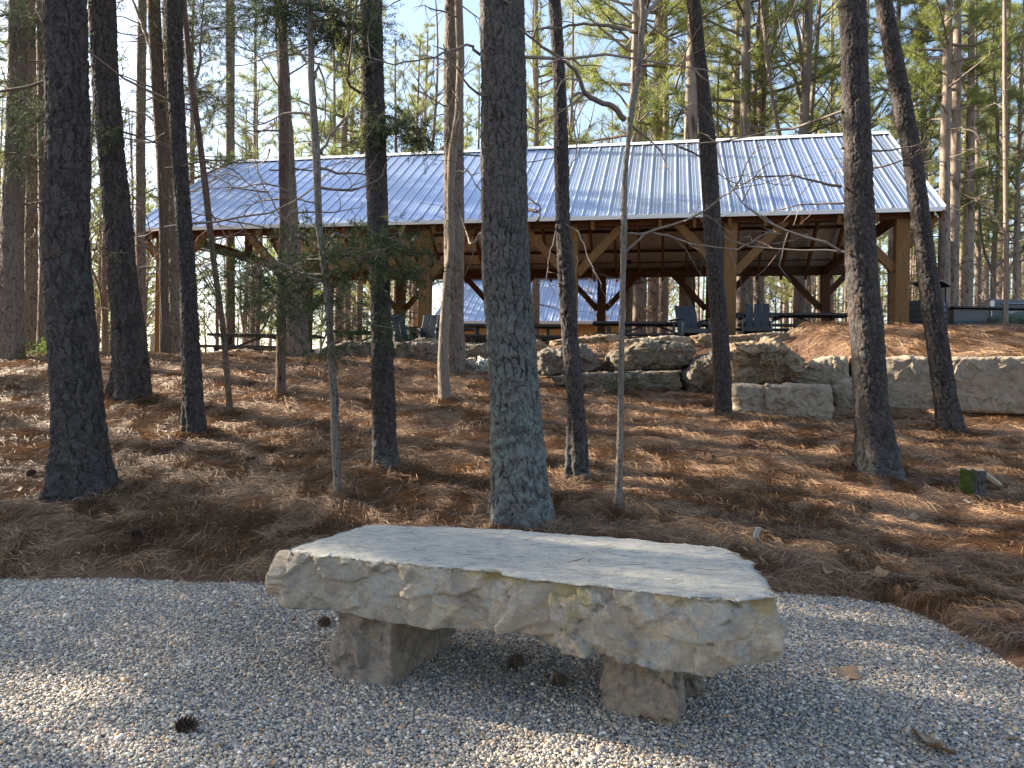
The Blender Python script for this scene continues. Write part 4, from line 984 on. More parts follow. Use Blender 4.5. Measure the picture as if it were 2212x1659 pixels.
# ------------------------------------------------------------------ pavilion
TH = .1976; ca, sa = math.cos(TH), math.sin(TH)
P0 = np.array([8.5155, 17.1]); SP = 3.6375; RH = 4.2348; OV = .3706; GR = .7451; GL = .7463
ZE, ZR, ZB = 3.9772 + H, 7.0484 + H, 3.7943 + H
def pv(a, b, z): return np.array([P0[0] + a * ca + b * sa, P0[1] - a * sa + b * ca, z])
A0, A1 = -(5 * SP + GL), GR
SLP = (ZR - ZE) / (RH + OV)
def zroof(b): return ZR - SLP * abs(b - RH)
pav = empty('pavilion', tuple(pv(-2.5 * SP, RH, 2.1))); tag(pav, 'long open timber pavilion with a ribbed blue grey metal roof', 'pavilion')
PO = np.array(pav.location)
PAV_N = {}
def pbuild(mb, name, mat, parent=None):
    o = mb.build(name, mat, parent or pav); o.data.transform(Matrix.Translation(Vector(-PO))); return o
def roof_panel(name, a0, a1, b_eave, b_ridge, zfun, pitch=.305, off=0.0, mat=None):
    """ribbed metal sheet running from eave to ridge, ribs along the slope"""
    prof = []
    x = 0; L = a1 - a0
    while x < L - .01:
        for dx, h in ((0, 0), (.018, .028), (.040, .028), (.058, 0), (.125, 0), (.131, .006), (.143, .006), (.149, 0), (.205, 0), (.211, .006), (.223, .006), (.229, 0)):
            if x + dx < L: prof.append((x + dx, h))
        x += pitch
    prof.append((L, 0))
    nb = 14; bs = np.linspace(b_eave, b_ridge, nb); V = []
    for b in bs:
        for (x, h) in prof:
            wav = .004 * math.sin(x * 3.1 + b * 2)
            V.append(pv(a0 + x, b, zfun(b) + h + off + wav))
    m = len(prof); V = np.array(V); i = np.arange(nb - 1)[:, None] * m; j = np.arange(m - 1)[None]
    Q = np.stack([i + j, i + j + 1, i + m + j + 1, i + m + j], -1).reshape(-1, 4)
    return V, Q
for nm, be, lbl in (('roof_slope', -OV, None), ('roof_slope', 2 * RH + OV, None)):
    V, Q = roof_panel('r', A0, A1, be, RH, zroof)
    mk(nm, V - PO, [Q], M['roof'], pav, False)
    V2 = V.copy(); V2[:, 2] -= .012
    mk('roof_lining', V2 - PO, [Q], M['roof_under'], pav, False)
mb = MB()
for sgn in (-1, 1):
    p = pv(A0 - .02, RH + sgn * .10, ZR - SLP * .10 + .045); q = pv(A1 + .02, RH + sgn * .10, ZR - SLP * .10 + .045)
    n_ = np.array([sgn * sa * SLP, sgn * ca * SLP, 1.0])
    mb.beam(p, q, .24, .006, up=n_, bev=0)
pbuild(mb, 'ridge_cap', M['trim'])
for be in (-OV - .012, 2 * RH + OV + .012):
    pbuild(MB().beam(pv(A0, be, ZE - .045), pv(A1, be, ZE - .045), .02, .095, bev=.003), 'eave_trim', M['trim'])
for a in (A0 - .012, A1 + .012):
    for sgn in (-1, 1):
        be = RH + sgn * (RH + OV)
        pbuild(MB().beam(pv(a, be, ZE - .02), pv(a, RH, ZR - .02), .022, .11, bev=.003), 'rake_trim', M['trim'])
        pbuild(MB().beam(pv(a - .04 * np.sign(a), be, ZE - .17), pv(a - .04 * np.sign(a), RH, ZR - .17), .05, .20), 'barge_board', M['timber'])
# posts, plates, braces
bw = .286
for b in (0, 2 * RH):
    for k in range(6):
        a = -k * SP; zg = hz(*pv(a, b, 0)[:2]) if b == 0 else 2.1
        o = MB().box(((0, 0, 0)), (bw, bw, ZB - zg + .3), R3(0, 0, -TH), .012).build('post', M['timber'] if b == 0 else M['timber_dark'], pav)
        c = pv(a, b, (ZB + zg - .3) / 2); o.location = tuple(c - PO)
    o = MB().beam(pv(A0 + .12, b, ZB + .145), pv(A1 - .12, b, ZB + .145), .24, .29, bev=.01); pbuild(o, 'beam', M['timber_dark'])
    for k in range(6):
        for sg in (-1, 1):
            a = -k * SP + sg * .13
            if (k == 0 and sg > 0) or (k == 5 and sg < 0): L = .55
            else: L = 1.08
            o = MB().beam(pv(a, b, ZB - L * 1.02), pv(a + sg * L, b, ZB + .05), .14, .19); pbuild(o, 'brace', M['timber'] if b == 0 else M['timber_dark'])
for k in range(6):   # tie beams across and king posts
    a = -k * SP
    if k in (0, 5):
        pbuild(MB().beam(pv(a, .1, ZB + .16), pv(a, 2 * RH - .1, ZB + .16), .14, .24), 'tie_beam', M['timber_dark'])
        pbuild(MB().beam(pv(a, RH, ZB + .28), pv(a, RH, ZR - .3), .18, .18, up=(ca, -sa, 0)), 'king_post', M['timber_dark'])
pbuild(MB().beam(pv(A0 + .1, RH, ZR - .30), pv(A1 - .1, RH, ZR - .30), .09, .30), 'ridge_beam', M['timber_dark'])
nr = 25
proto = {}
for k in range(nr):
    a = A0 + .55 + (A1 - A0 - 1.1) * k / (nr - 1)
    for sgn in (-1, 1):
        be = RH + sgn * (RH + OV - .06)
        if sgn not in proto:
            mb = MB().beam(pv(a, be, zroof(be) - .26), pv(a, RH + sgn * .05, zroof(RH) - .29), .075, .20); o = pbuild(mb, 'rafter', M['timber']); proto[sgn] = (o, a)
        else:
            o0, a0_ = proto[sgn]; o = o0.copy(); C.objects.link(o); o.parent = pav; o.location = ((a - a0_) * ca, -(a - a0_) * sa, 0)
for sgn in (-1, 1):
    for q in range(6):
        b = RH + sgn * (RH + OV - .25 - q * .78)
        pbuild(MB().beam(pv(A0 + .05, b, zroof(b) - .10), pv(A1 - .05, b, zroof(b) - .10), .10, .075, bev=.003), 'purlin', M['timber_dark'])
# light fixture tracks / conduit
pbuild(MB().tube(np.array([pv(-4.6 * SP, 2 * RH - .5, ZB + .42), pv(.1, 2 * RH - .5, ZB + .42)]), .02, 6), 'conduit', M['black'])
for a in (-.9 * SP, -1.75 * SP, -3.6 * SP):
    pbuild(MB().box(pv(a, 2 * RH - .5, ZB + .44), (.24, .12, .12), R3(0, 0, -TH), .01), 'light_fixture', M['black'])

# ------------------------------------------------------------------ cabin behind
def cabin():
    Yc = 33; x0 = (935 - CU) / F * Yc; p0 = np.array([x0 - .1, Yc + .95]); L = 8.3; D = 7; ze = H + 2.62 + .12; zr = ze + 2.35
    def cv(a, b, z): return np.array([p0[0] + a * ca + b * sa, p0[1] - a * sa + b * ca, z])
    root = empty('cabin', tuple(cv(L / 2, D / 2, 2.1))); tag(root, 'cabin with a ribbed blue grey roof and golden board walls, seen through the pavilion', 'cabin'); o0 = np.array(root.location)
    def bd(mb, n, m): o = mb.build(n, m, root); o.data.transform(Matrix.Translation(Vector(-o0))); return o
    for sgn in (-1, 1):
        V = []; prof = []
        x = 0
        while x < L:
            prof += [(x, 0), (x + .02, .03), (x + .045, .03), (x + .065, 0), (x + .16, .0), (x + .17, .008), (x + .19, .008), (x + .2, 0)]; x += .305
        prof = [q for q in prof if q[0] < L] + [(L, 0)]
        bs = np.linspace(0, 1, 8)
        for t in bs:
            b = D / 2 + sgn * (D / 2 + .3) * (1 - t)
            for (x, h) in prof: V.append(cv(x, b, ze + (zr - ze) * t + h))
        m_ = len(prof); i = np.arange(7)[:, None] * m_; j = np.arange(m_ - 1)[None]
        mk('roof_slope', np.array(V) - o0, [np.stack([i + j, i + j + 1, i + m_ + j + 1, i + m_ + j], -1).reshape(-1, 4)], M['roof'], root, False)
    bd(MB().beam(cv(-.05, -.36, ze - .06), cv(L + .05, -.36, ze - .06), .12, .13), 'gutter', M['trim'])
    bd(MB().beam(cv(0, D / 2, zr + .03), cv(L, D / 2, zr + .03), .3, .04), 'ridge_cap', M['trim'])
    w = MB()
    for s0, s1 in (((.3, 0), (L - .3, 0)), ((L - .3, 0), (L - .3, D)), ((.3, 0), (.3, D)), ((.3, D), (L - .3, D))):
        n = int(np.hypot(s1[0] - s0[0], s1[1] - s0[1]) / .19)
        for k in range(n):
            t = (k + .5) / n; a = s0[0] + (s1[0] - s0[0]) * t; b = s0[1] + (s1[1] - s0[1]) * t
            sx = (s1[0] != s0[0]); w.box(cv(a, b, (1.6 + ze - .1) / 2 + .0), ((.183 if sx else .03), (.03 if sx else .183), ze - 1.7), R3(0, 0, -TH), .004)
    bd(w, 'wall', M['boards'])
    for a in (2.6, 5.6):
        f = MB(); zc_ = H + 1.55
        for dx in (-.5, .5): f.box(cv(a + dx, -.04, zc_), (.10, .06, 1.1), R3(0, 0, -TH), .004)
        for dz in (-.55, .55): f.box(cv(a, -.045, zc_ + dz), (1.1, .06, .10), R3(0, 0, -TH), .004)
        wn = bd(f, 'window', M['boards']); g_ = MB().box(cv(a, -.02, zc_), (.92, .02, 1.02), R3(0, 0, -TH)); o = bd(g_, 'pane', M['black']); o.parent = wn
    w = MB()
    for sgn in (0, 1):
        for k in range(18):
            t = (k + .5) / 18; b = D * t; hh = (zr - ze) * (1 - abs(2 * t - 1)); a = .3 if sgn == 0 else L - .3
            w.box(cv(a, b, ze + hh / 2 - .15), (.03, D / 18 * .97, hh), R3(0, 0, -TH), .003)
    bd(w, 'gable', M['boards'])
    for k in range(13): a = .3 + (L - .6) * k / 12; bd(MB().box(cv(a, -.15, ze - .10), (.06, .3, .10), R3(0, 0, -TH), .004), 'rafter_tail', M['trim'])
cabin()

# ------------------------------------------------------------------ picnic tables
def make_table():
    r = empty('picnic_table', (0, 0, 0)); L = 2.44
    t = MB()
    for k in range(5): t.box((0, -.30 + k * .15, .735), (L, .142, .06), None, .008)
    t.box((0, 0, .715), (L - .3, .04, .03), None, .004)
    t.build('table_top', M['black'], r)
    for sg in (-1, 1):
        s = MB()
        for k in range(2): s.box((0, sg * (.66 + k * .14), .44), (L, .132, .055), None, .008)
        s.build('seat', M['black'], r)
    for sg in (-1, 1):
        f = MB(); x = sg * .88
        for s2 in (-1, 1):
            f.box((x, s2 * .10, .37), (.07, .07, .70), None, .006); f.box((x, s2 * .72, .21), (.06, .06, .42), None, .006)
        f.box((x, 0, .40), (.06, 1.56, .05), None, .006); f.box((x, 0, .03), (.07, 1.62, .06), None, .006)
        f.build('frame', M['black'], r)
        f = MB().beam((sg * .82, 0, .42), (sg * .10, 0, .71), .04, .045); f.build('brace', M['black'], r)
    return r
tab = make_table()
TABS = [(453, 688, 722, 18.3, 'black picnic table farthest left, outside the pavilion end', .06), (739, 905, 716, 19.6, 'black picnic table half behind the straight dark pine', -.05),
        (870, 1003, 707, 22.0, 'black picnic table behind the left pair of grey chairs', .0), (1000, 1215, 701, 19.0, 'black picnic table behind the big centre pine, below the cabin', .02),
        (1283, 1535, 696, 17.9, 'black picnic table running left from the lone left outdoor chair', .03), (1592, 1836, 677, 18.35, 'black picnic table to the right, behind the front post and the large scaly pine', -.02)]
for i, (u0_, u1_, v, Y, lbl, dr) in enumerate(TABS):
    o = tab if i == 0 else copy_tree(tab)
    p = at((u0_ + u1_) / 2, v, Y); p0_, p1_ = at(u0_, v, Y), at(u1_, v, Y)
    z = p[2] - .764; o.location = (p[0], p[1] + .2, z); o.rotation_euler = (0, 0, -TH * .5 + dr); s = min(1.12, max(.95, (p1_[0] - p0_[0]) / 2.44)); o.scale = (s, 1, 1)
    tag(o, lbl, 'picnic table', 'black picnic tables in and around the pavilion')

# patio slab so that the furniture stands on something
xs = np.linspace(-9.5, 13, 46); ys = np.linspace(15.9, 29, 27)
TABZ = lambda X: 2.13 + .046 * X

# ------------------------------------------------------------------ outdoor chairs
def make_chair():
    r = empty('outdoor_chair', (0, 0, 0))   # faces -Y
    tilt = R3(-.42, 0, 0)
    for k in (-1, 0, 1):
        o = MB().box((k * .165, .30 + .0, .62), (.152, .022, .70), tilt, .006).build('back_slat', M['charcoal'], r)
    s = MB()
    for k in range(5): s.box((0, -.27 + k * .115, .36 - k * .022), (.54, .105, .022), R3(-.19, 0, 0), .004)
    s.box((0, -.325, .335), (.56, .024, .10), None, .004); s.build('seat', M['charcoal'], r)
    for sg in (-1, 1):
        MB().box((sg * .34, -.02, .595), (.13, .74, .024), None, .006).build('armrest', M['charcoal'], r)
        l = MB(); l.box((sg * .29, -.30, .295), (.024, .12, .585), None, .005); l.build('leg', M['charcoal'], r)
        l = MB(); l.box((sg * .29, .27, .29), (.024, .12, .57), R3(-.12, 0, 0), .005); l.beam((sg * .275, -.32, .30), (sg * .275, .52, .08), .024, .12); l.build('leg', M['charcoal'], r)
    MB().box((0, .36, .50), (.54, .022, .09), tilt, .004).build('back_rail', M['charcoal'], r)
    return r
ch = make_chair()
CH = [(1494, 741 - 20, 16.9, .12, 'charcoal slat back outdoor chair left of the leaning pine, facing the viewer'), (1637, 719, 16.5, -.30, 'charcoal slat back outdoor chair right of the front post, turned slightly left'),
      (868, 745, 17.0, .55, 'grey outdoor chair partly behind the straight dark pine'), (925, 746, 16.8, -.2, 'grey outdoor chair between the straight dark pine and the crooked trunk')]
for i, (u, v, Y, rz, lbl) in enumerate(CH):
    o = ch if i == 0 else copy_tree(ch)
    topv = [661, 656, 680, 680][i]
    p = at(u, topv, Y + .45); z = p[2] - .945
    o.location = (at(u, topv, Y)[0], Y, z); o.rotation_euler = (0, 0, rz); tag(o, lbl, 'chair', 'outdoor chairs on the pavilion terrace'); o.scale = (1.0,) * 3

# ------------------------------------------------------------------ slatted cart, kitchen counter, grill
def cart():
    Y = 17.2; p0_, p1_ = at(1963, 700, Y), at(2059, 700, Y); x0, x1 = p0_[0], p1_[0]; wd = x1 - x0
    zt = at(2010, 649, Y)[2]; zr = at(2010, 618, Y)[2]; zb = zt - 1.05
    root = empty('serving_cart', ((x0 + x1) / 2, Y + .3, zb)); tag(root, 'black slatted cart with a small arched canopy beside the corner post', 'cart'); o0 = np.array(root.location)
    rot = .62; Mr = R3(0, 0, rot); sx, sy = .92, .56
    b = MB(); b.box((0, 0, .52), (sx - .03, sy - .03, 1.0), Mr); b.build('body', M['slate'], root)
    sl_ = MB()
    for k in range(8):
        z = .12 + k * .125
        for sgn in (-1, 1):
            sl_.box(Mr @ np.array([0, sgn * sy / 2, z]), (sx, .02, .10), Mr, .006); sl_.box(Mr @ np.array([sgn * sx / 2, 0, z]), (.02, sy, .10), Mr, .006)
    sl_.build('slats', M['slate'], root)
    for a in (-1, 1):
        for q in (-1, 1): MB().box(Mr @ np.array([a * sx / 2, q * sy / 2, .53]), (.045, .045, 1.06), Mr, .005).build('corner_post', M['black'], root)
    for a in (-1, 1):
        for q in (-1, 1): MB().box(Mr @ np.array([a * (sx / 2 - .02), q * (sy / 2 - .02), 1.22]), (.035, .035, .36), Mr, .004).build('canopy_post', M['black'], root)
    cp = MB(); n = 10
    for k in range(n):
        t = (k + .5) / n; x = (t - .5) * (sx + .14); z = 1.40 + .10 * math.sin(PI * t) ** .7; sl = .10 * PI * math.cos(PI * t) / (sx + .14)
        cp.box(Mr @ np.array([x, 0, z]), ((sx + .14) / n * 1.06, sy + .12, .022), Mr @ R3(0, -math.atan(sl), 0))
    cp.build('canopy', M['black'], root)
cart()
def kitchen():
    Y = 17.6; xl = at(2062, 680, Y)[0]; zt = at(2062, 661, Y)[2]; L = 3.6; zb = 1.6
    root = empty('kitchen_counter', (xl + L / 2, Y + .4, zb)); tag(root, 'outdoor kitchen counter with thin dark top and grey panels at the right edge', 'counter'); o0 = np.array(root.location)
    def bd(mb, n, m): o = mb.build(n, m, root); o.data.transform(Matrix.Translation(Vector(-o0))); return o
    bd(MB().box((xl + L / 2, Y + .4, zt - .02), (L + .06, .86, .045), None, .006), 'countertop', M['black'])
    bd(MB().box((xl + L / 2, Y + .44, (zt + zb) / 2 - .03), (L - .04, .74, zt - zb - .06), None, .006), 'cabinet', M['darkpanel'])
    bd(MB().box((xl + .42, Y + .065, (zt + zb) / 2 - .16), (.80, .02, zt - zb - .34), None, .004), 'door', M['slate'])
    bd(MB().box((xl + .86, Y + .05, (zt + zb) / 2 - .04), (.02, .03, zt - zb - .1), None, .003), 'divider', M['steel'])
    bd(MB().box((xl + 1.16, Y + .07, (zt + zb) / 2 - .04), (.03, .05, zt - zb - .1), None, .003), 'edge_trim', M['black'])
    bd(MB().box((xl + 2.38, Y + .055, (zt + zb) / 2 - .04), (2.38, .03, zt - zb - .1), None, .004), 'front_panel', M['greypanel'])
    gx = at(2150, 650, Y)[0]; gr = empty('grill', (gx + .5, Y + .4, zt)); tag(gr, 'closed steel and black grill on the counter at the right edge', 'grill')
    g2 = MB(); n = 9
    for k in range(n):
        a = PI * (k + .5) / n; g2.box((0, -math.cos(a) * .26, .03 + math.sin(a) * .17), (.84, .10, .02), R3(math.atan2(math.cos(a) * .17, math.sin(a) * .26), 0, 0))
    g2.build('lid', M['darkpanel'], gr)
    MB().box((-.47, 0, .08), (.12, .52, .17), None, .02).build('end_cap', M['steel'], gr); MB().box((.47, 0, .08), (.12, .52, .17), None, .02).build('end_cap', M['steel'], gr)
    MB().tube(np.array([(-.3, -.31, .09), (.3, -.31, .09)]), .014, 8, cap=True).build('handle', M['steel'], gr)
    MB().box((0, 0, .02), (.82, .5, .04), None, .006).build('firebox', M['black'], gr)
kitchen()
M['greenrock'] = m_rock('green mottled rock', (.14, .19, .15), (.20, .25, .2), (.06, .08, .06), (.04, .05, .045), 6, .8)
outline_rock('boulder', [(2160, 702), (2164, 684), (2180, 676), (2200, 674), (2245, 672), (2250, 702)], 16.6, .6, M['greenrock'], 'green mottled boulder in front of the counter at the right edge', seed=30, amp=.03, fsc=6)
near_tree('T21', 'sapling', 698, [(0, 2168, 2176), (350, 2167, 2177), (560, 2167, 2176), (698, 2166, 2176)], 'very thin pale sapling standing in front of the kitchen counter', 'sapling', M['bark_smooth'], Y=16.2, cw=.03, ch=.2, depth=.002, seed=73, lobes=0, top=8, dz=.05)
rng = np.random.default_rng(321)
for k in range(16):
    az = rng.uniform(0, 2 * PI); limb(NEAR['T21']['limbs'], tpos('T21', rng.uniform(3.6, 7.8)), (math.cos(az), math.sin(az), .7), rng.uniform(.6, 1.3), .009, rng, 1, 7, .1, .12, 4, 4, None, .5)
o = NEAR['T21']['limbs'].build('limbs', M['twig'], NEAR['T21']['root'], True); o.data.transform(Matrix.Translation(Vector(-NEAR['T21']['base'])))
bx = MB(); p = at(335, 745, 22.5); zt = at(335, 724, 22.5)[2]; bx.box((0, 0, 0), (.24, .24, 1.0), R3(0, 0, .3), .02)
o = bx.build('utility_box', M['concrete']); o.location = (p[0], p[1], zt - .5); tag(o, 'pale concrete utility box far behind, between two left trunks', 'utility box')

# ------------------------------------------------------------------ stump, chips, leaves, cones, twigs
def stump():
    p = ground_hit(2103, 1072); Y = p[1]; r = 22.5 * Y / F; zt = at(2103, 1014, Y)[2]; z0 = p[2]
    root = empty('tree_stump', tuple(p)); tag(root, 'short mossy cut stump at the right side of the straw slope', 'stump')
    zs = np.arange(z0 - .08, zt, .010); Rr = r * (1.0 + .10 * np.exp(-(zs - z0).clip(0) * 18)); P = np.stack([zs * 0 + p[0], zs * 0 + Y, zs], -1)
    trunk_mesh('trunk', P, Rr, 90, M['bark_grey'], root, .04, .06, .008, 77, lambda V: np.clip(.3 - .2 * V[:, 0] / r, 0, 1), 0, origin=p)
    n = 60; V = [(0, 0, zt - z0 - .004)]; 
    for q in range(1, 7):
        for k in range(n): a = 2 * PI * k / n; rr = r * q / 6 * (1.02 + .04 * math.sin(3 * a)); V.append((rr * math.cos(a), rr * math.sin(a), zt - z0 - .006 + .006 * math.sin(a * 2) + (.012 if q == 6 and math.sin(a * 5) > .7 else 0)))
    V = np.array(V); T = [(0, 1 + k, 1 + (k + 1) % n) for k in range(n)]; Q = [(1 + (q - 1) * n + k, 1 + q * n + k, 1 + q * n + (k + 1) % n, 1 + (q - 1) * n + (k + 1) % n) for q in range(1, 6) for k in range(n)]
    mk('cut_face', V, [np.array(Q), np.array(T)], M['cutwood'], root)
    rng = np.random.default_rng(3); m = 900; a = rng.uniform(PI * .75, PI * 1.35, m); z = rng.uniform(.0, zt - z0, m); Cn = np.stack([np.cos(a) * r * 1.06, np.sin(a) * r * 1.06, z], -1); Ax = np.stack([np.cos(a), np.sin(a), a * 0], -1)
    V, T, A = tufts(Cn, Ax, 5, .016, .006, rng, rng.uniform(0, 1, m)); mk('moss', V, [T], M['moss'], root, False, {'tint': A})
    c = ground_hit(2146, 1056); o = MB(); o.tube(np.array([(-.10, 0, .16), (-.03, 0, .11), (.06, -.02, .03), (.10, -.02, -.02)]), [.028, .036, .034, .02], 7, cap=True)
    o = o.build('wood_chunk', M['cutwood'], None, False, tuple(c)); tag(o, 'pale split wood chunk leaning beside the mossy stump', 'wood chunk')
stump()
def leaf_mesh(rng, size, tint, curl, lobed):
    n = 22; V = [(0, 0, 0)]; cs = []
    for k in range(n):
        a = 2 * PI * k / n; r = .5 * (1 - .25 * math.cos(a) ** 2 if not lobed else .62 + .38 * abs(math.cos(a * 2.5))) * (.55 + .45 * abs(math.cos(a)) ** .5 if not lobed else 1)
        V.append((r * math.cos(a), r * math.sin(a) * .75, 0))
    for k in range(n): v = V[1 + k]; V.append((v[0] * .55, v[1] * .55, 0))
    V = np.array(V) * size; V[:, 2] = curl * size * (2.2 * (V[:, 1] / size) ** 2 + .8 * (V[:, 0] / size) ** 2 * rng.uniform(-1, 1)) + rng.normal(0, .02 * size, len(V)) + size * .05 * np.sin(V[:, 0] / size * 9)
    T = [(0, 1 + n + k, 1 + n + (k + 1) % n) for k in range(n)]; Q = [(1 + n + k, 1 + k, 1 + (k + 1) % n, 1 + n + (k + 1) % n) for k in range(n)]
    V[:, 2] += .012
    return V, [np.array(Q), np.array(T)], np.clip(tint + rng.normal(0, .08, len(V)), 0, 1)
LV = [(1825, 1168, .17, .75, .35, 1, 'largest pale tan lobed leaf on the straw right of the bench'), (1832, 1207, .085, .7, .5, 0, 'small tan leaf just below the largest lobed leaf'),
      (1785, 1250, .15, .30, .9, 0, 'curled brown leaf at the straw edge right of the bench'), (1900, 1262, .17, .40, .9, 1, 'curled two tone leaf at the straw edge, right of the other curled leaf'),
      (1948, 1228, .10, .5, .4, 1, 'dull tan leaf on dark straw above the curled leaves'), (1975, 1130, .14, .45, .5, 0, 'reddish tan leaf below the mossy stump, to its left'),
      (2088, 1098, .12, .75, .4, 1, 'pale leaf on the straw straight below the mossy stump'), (1710, 995, .13, .05, .8, 0, 'dark red leaf lying on straw below the square block'),
      (855, 1037, .11, .7, .5, 1, 'pale tan leaf at the foot of the straight dark pine'), (893, 1052, .10, .4, .5, 0, 'thin brown leaf right of the pale leaf near the straight dark pine'),
      (1837, 1350, .05, .10, .6, 0, 'tiny red brown leaf alone on the gravel right of the bench'), (2075, 1407, .075, .95, .7, 0, 'cream leaf standing on gravel near the right straw edge'),
      (1833, 1468, .19, .45, .15, 1, 'big flat grey brown leaf on the gravel right of the bench'), (1655, 930, .09, .8, .5, 0, 'small cream leaf left of the large scaly pine'),
      (1305, 855, .13, .2, .8, 1, 'orange leaf at the foot of the long step boulder'), (1855, 860, .14, .65, .7, 1, 'tan leaf leaning on the long wall stone'), (40, 1072, .12, .35, .5, 1, 'orange tan leaf left of the thickest left pine'),
      (165, 1213, .08, .6, .7, 0, 'small tan leaf in the dark straw near the left gravel'), (630, 998, .09, .85, .5, 0, 'yellow tan leaf left of the slim pale cedar'), (2010, 1622, .22, .4, .2, 1, 'brown leaf at the bottom edge of the photo on gravel'),
      (505, 1468 - 150, .07, .5, .6, 0, 'small dull leaf on gravel left of the bench'), (1555, 1150, .09, .6, .4, 0, 'small tan leaf just behind the right end of the slab'), (2190, 1615, .08, .4, .5, 0, 'tan leaf in the bottom right corner on gravel'), (1390, 1080, .09, .7, .4, 0, 'pale flake like leaf right of the thin crooked sapling')]
rng = np.random.default_rng(12)
for u, v, sz, ti, cu, lo, lbl in LV:
    p = ground_hit(u, v); V, F_, A = leaf_mesh(rng, sz, ti, cu, lo); o = mk('fallen_leaf', V, F_, M['leaf'], None, True, {'tint': A}); o.location = tuple(p + (0, 0, .05 if p[1] > gravel_edge(p[0]) else .022)); o.rotation_euler = (rng.uniform(-.1, .45) - (.5 if cu > .6 else 0), rng.uniform(-.2, .2), rng.uniform(0, 6)); tag(o, lbl, 'leaf', 'dry leaves scattered on straw and gravel')
# bark flake standing in the straw
p = ground_hit(1632, 1165 + 12); o = MB().box((0, 0, .07), (.045, .014, .16), R3(.3, .15, .3), .005).build('bark_flake', M['concrete']); o.location = tuple(p); tag(o, 'pale bark flake standing upright in the straw behind the bench', 'bark flake')
def cone_mesh(rng):
    mb = MB(); L = .085
    for k in range(70):
        t = k / 70; a = k * 2.4; r = .026 * math.sin(PI * (t * .85 + .12)) + .006; z = (t - .5) * L
        c = np.array([r * math.cos(a), r * math.sin(a), z]); tip = c + np.array([math.cos(a), math.sin(a), .5]) * .014; s = np.array([-math.sin(a), math.cos(a), 0]) * .008
        b0 = np.array([0, 0, z - .006]); V = [b0, c - s, c + s, tip]; col = np.array([[.0] * 3, [.35] * 3, [.35] * 3, [1.] * 3])
        mb.add(V, None, [(0, 1, 2), (1, 3, 2), (0, 3, 1), (0, 2, 3)], col)
    return mb
CN = [(700, 1357, 'dark pine cone beside the left bench foot'), (1207, 1487, 'purple black pine cone lying under the bench'), (296, 1168, 'closed pine cone on dark straw left of the bench'), (403, 1585, 'broken black pine cone on the gravel at lower left'),
      (550, 782, 'pine cone on lit straw below the picnic table, left of the pair'), (575, 781, 'pine cone on lit straw below the picnic table, right of the pair'), (68, 1035, 'black pine cone left of the thickest left pine base'), (355, 985, 'pine cone on straw between two left pines'),
      (540, 1002, 'pine cone on the straw left of the slim pale cedar'), (388, 970, 'small pine cone under the slender left pine'), (1113, 1645 - 200, 'tiny dark cone fragment in the bench shade')]
base = None
for u, v, lbl in CN:
    p = ground_hit(u, v)
    if base is None: o = cone_mesh(rng).build('pine_cone', M['cone'], None, False); base = o
    else: o = base.copy(); C.objects.link(o)
    o.location = tuple(p + (0, 0, .055 if p[1] > gravel_edge(p[0]) else .035)); o.rotation_euler = (1.5 + rng.uniform(-.2, .2), 0, rng.uniform(0, 6)); s_ = rng.uniform(.85, 1.25); o.scale = (s_,) * 3; tag(o, lbl, 'pine cone', 'pine cones on the ground')
def ground_twig(pts, r, lbl, lift=.012):
    P = np.array([ground_hit(u, v) + (0, 0, lift) for u, v in pts]); t = np.linspace(0, len(P) - 1, 14); Q = np.stack([np.interp(t, np.arange(len(P)), P[:, k]) for k in range(3)], -1); Q += rng.normal(0, .003, Q.shape)
    c = Q.mean(0); o = MB().tube(Q - c, np.linspace(r, r * .5, len(Q)), 6, a=np.full(3, .25), cap=True).build('twig', M['twig'], None, True, tuple(c)); tag(o, lbl, 'twig')
ground_twig([(448, 1357), (500, 1322), (560, 1285), (590, 1270)], .0045, 'long thin twig on the gravel at the left end of the bench')
ground_twig([(70, 1275), (95, 1268), (120, 1262)], .007, 'short dark stick near the left straw edge')
ground_twig([(170, 1414), (195, 1410), (215, 1406)], .008, 'stubby brown stick on gravel at the left')
ground_twig([(395, 1605), (440, 1580), (455, 1576)], .006, 'dark stick beside the broken black pine cone', .01)
ground_twig([(500, 1362), (540, 1368), (565, 1385)], .004, 'short curved twig below the long thin twig')
ground_twig([(2150, 1420), (2170, 1415), (2200, 1421)], .005, 'small stick in the straw at the right edge')
ground_twig([(500, 915 - 20), (560, 888), (640, 898)], .008, 'thin pale stick on lit straw right of the leaning sapling', .03)
# straw heaped against the trunk feet
hx, hy, hh = [], [], []
for key, t in NEAR.items():
    if t['Y'] > 13 or key in ('T21',): continue
    r = float(t['R'][12]); n = int(900 * min(1.6, r / .2 + .3)); a = RNG.uniform(0, 2 * PI, n); d = RNG.exponential(.10, n)
    hx.append(t['base'][0] + np.cos(a) * (r * .96 + d)); hy.append(t['Y'] + np.sin(a) * (r * .96 + d)); hh.append(.02 + .055 * np.exp(-d / .10) * RNG.uniform(0, 1, n) * (1 + .8 * np.sin(a * 3 + r * 50)))
hx, hy, hh = map(np.concatenate, (hx, hy, hh)); n = len(hx); sc = np.clip(hy / 5.5, .9, 3)
strands('straw_heaps', hx, hy, hh, RNG.uniform(.08, .20, n) * sc ** .3, .0024 * sc ** .75, RNG.beta(1.6, 2.2, n), 'pine straw piled up against the feet of the tree trunks', 'pine straw', M['straw'], .03, .35)
lm = [leaf_mesh(rng, 1.0, t_, c_, l_) for t_, c_, l_ in ((.7, .5, 0), (.4, .7, 1), (.85, .3, 0), (.2, .8, 0))]; lmo = []
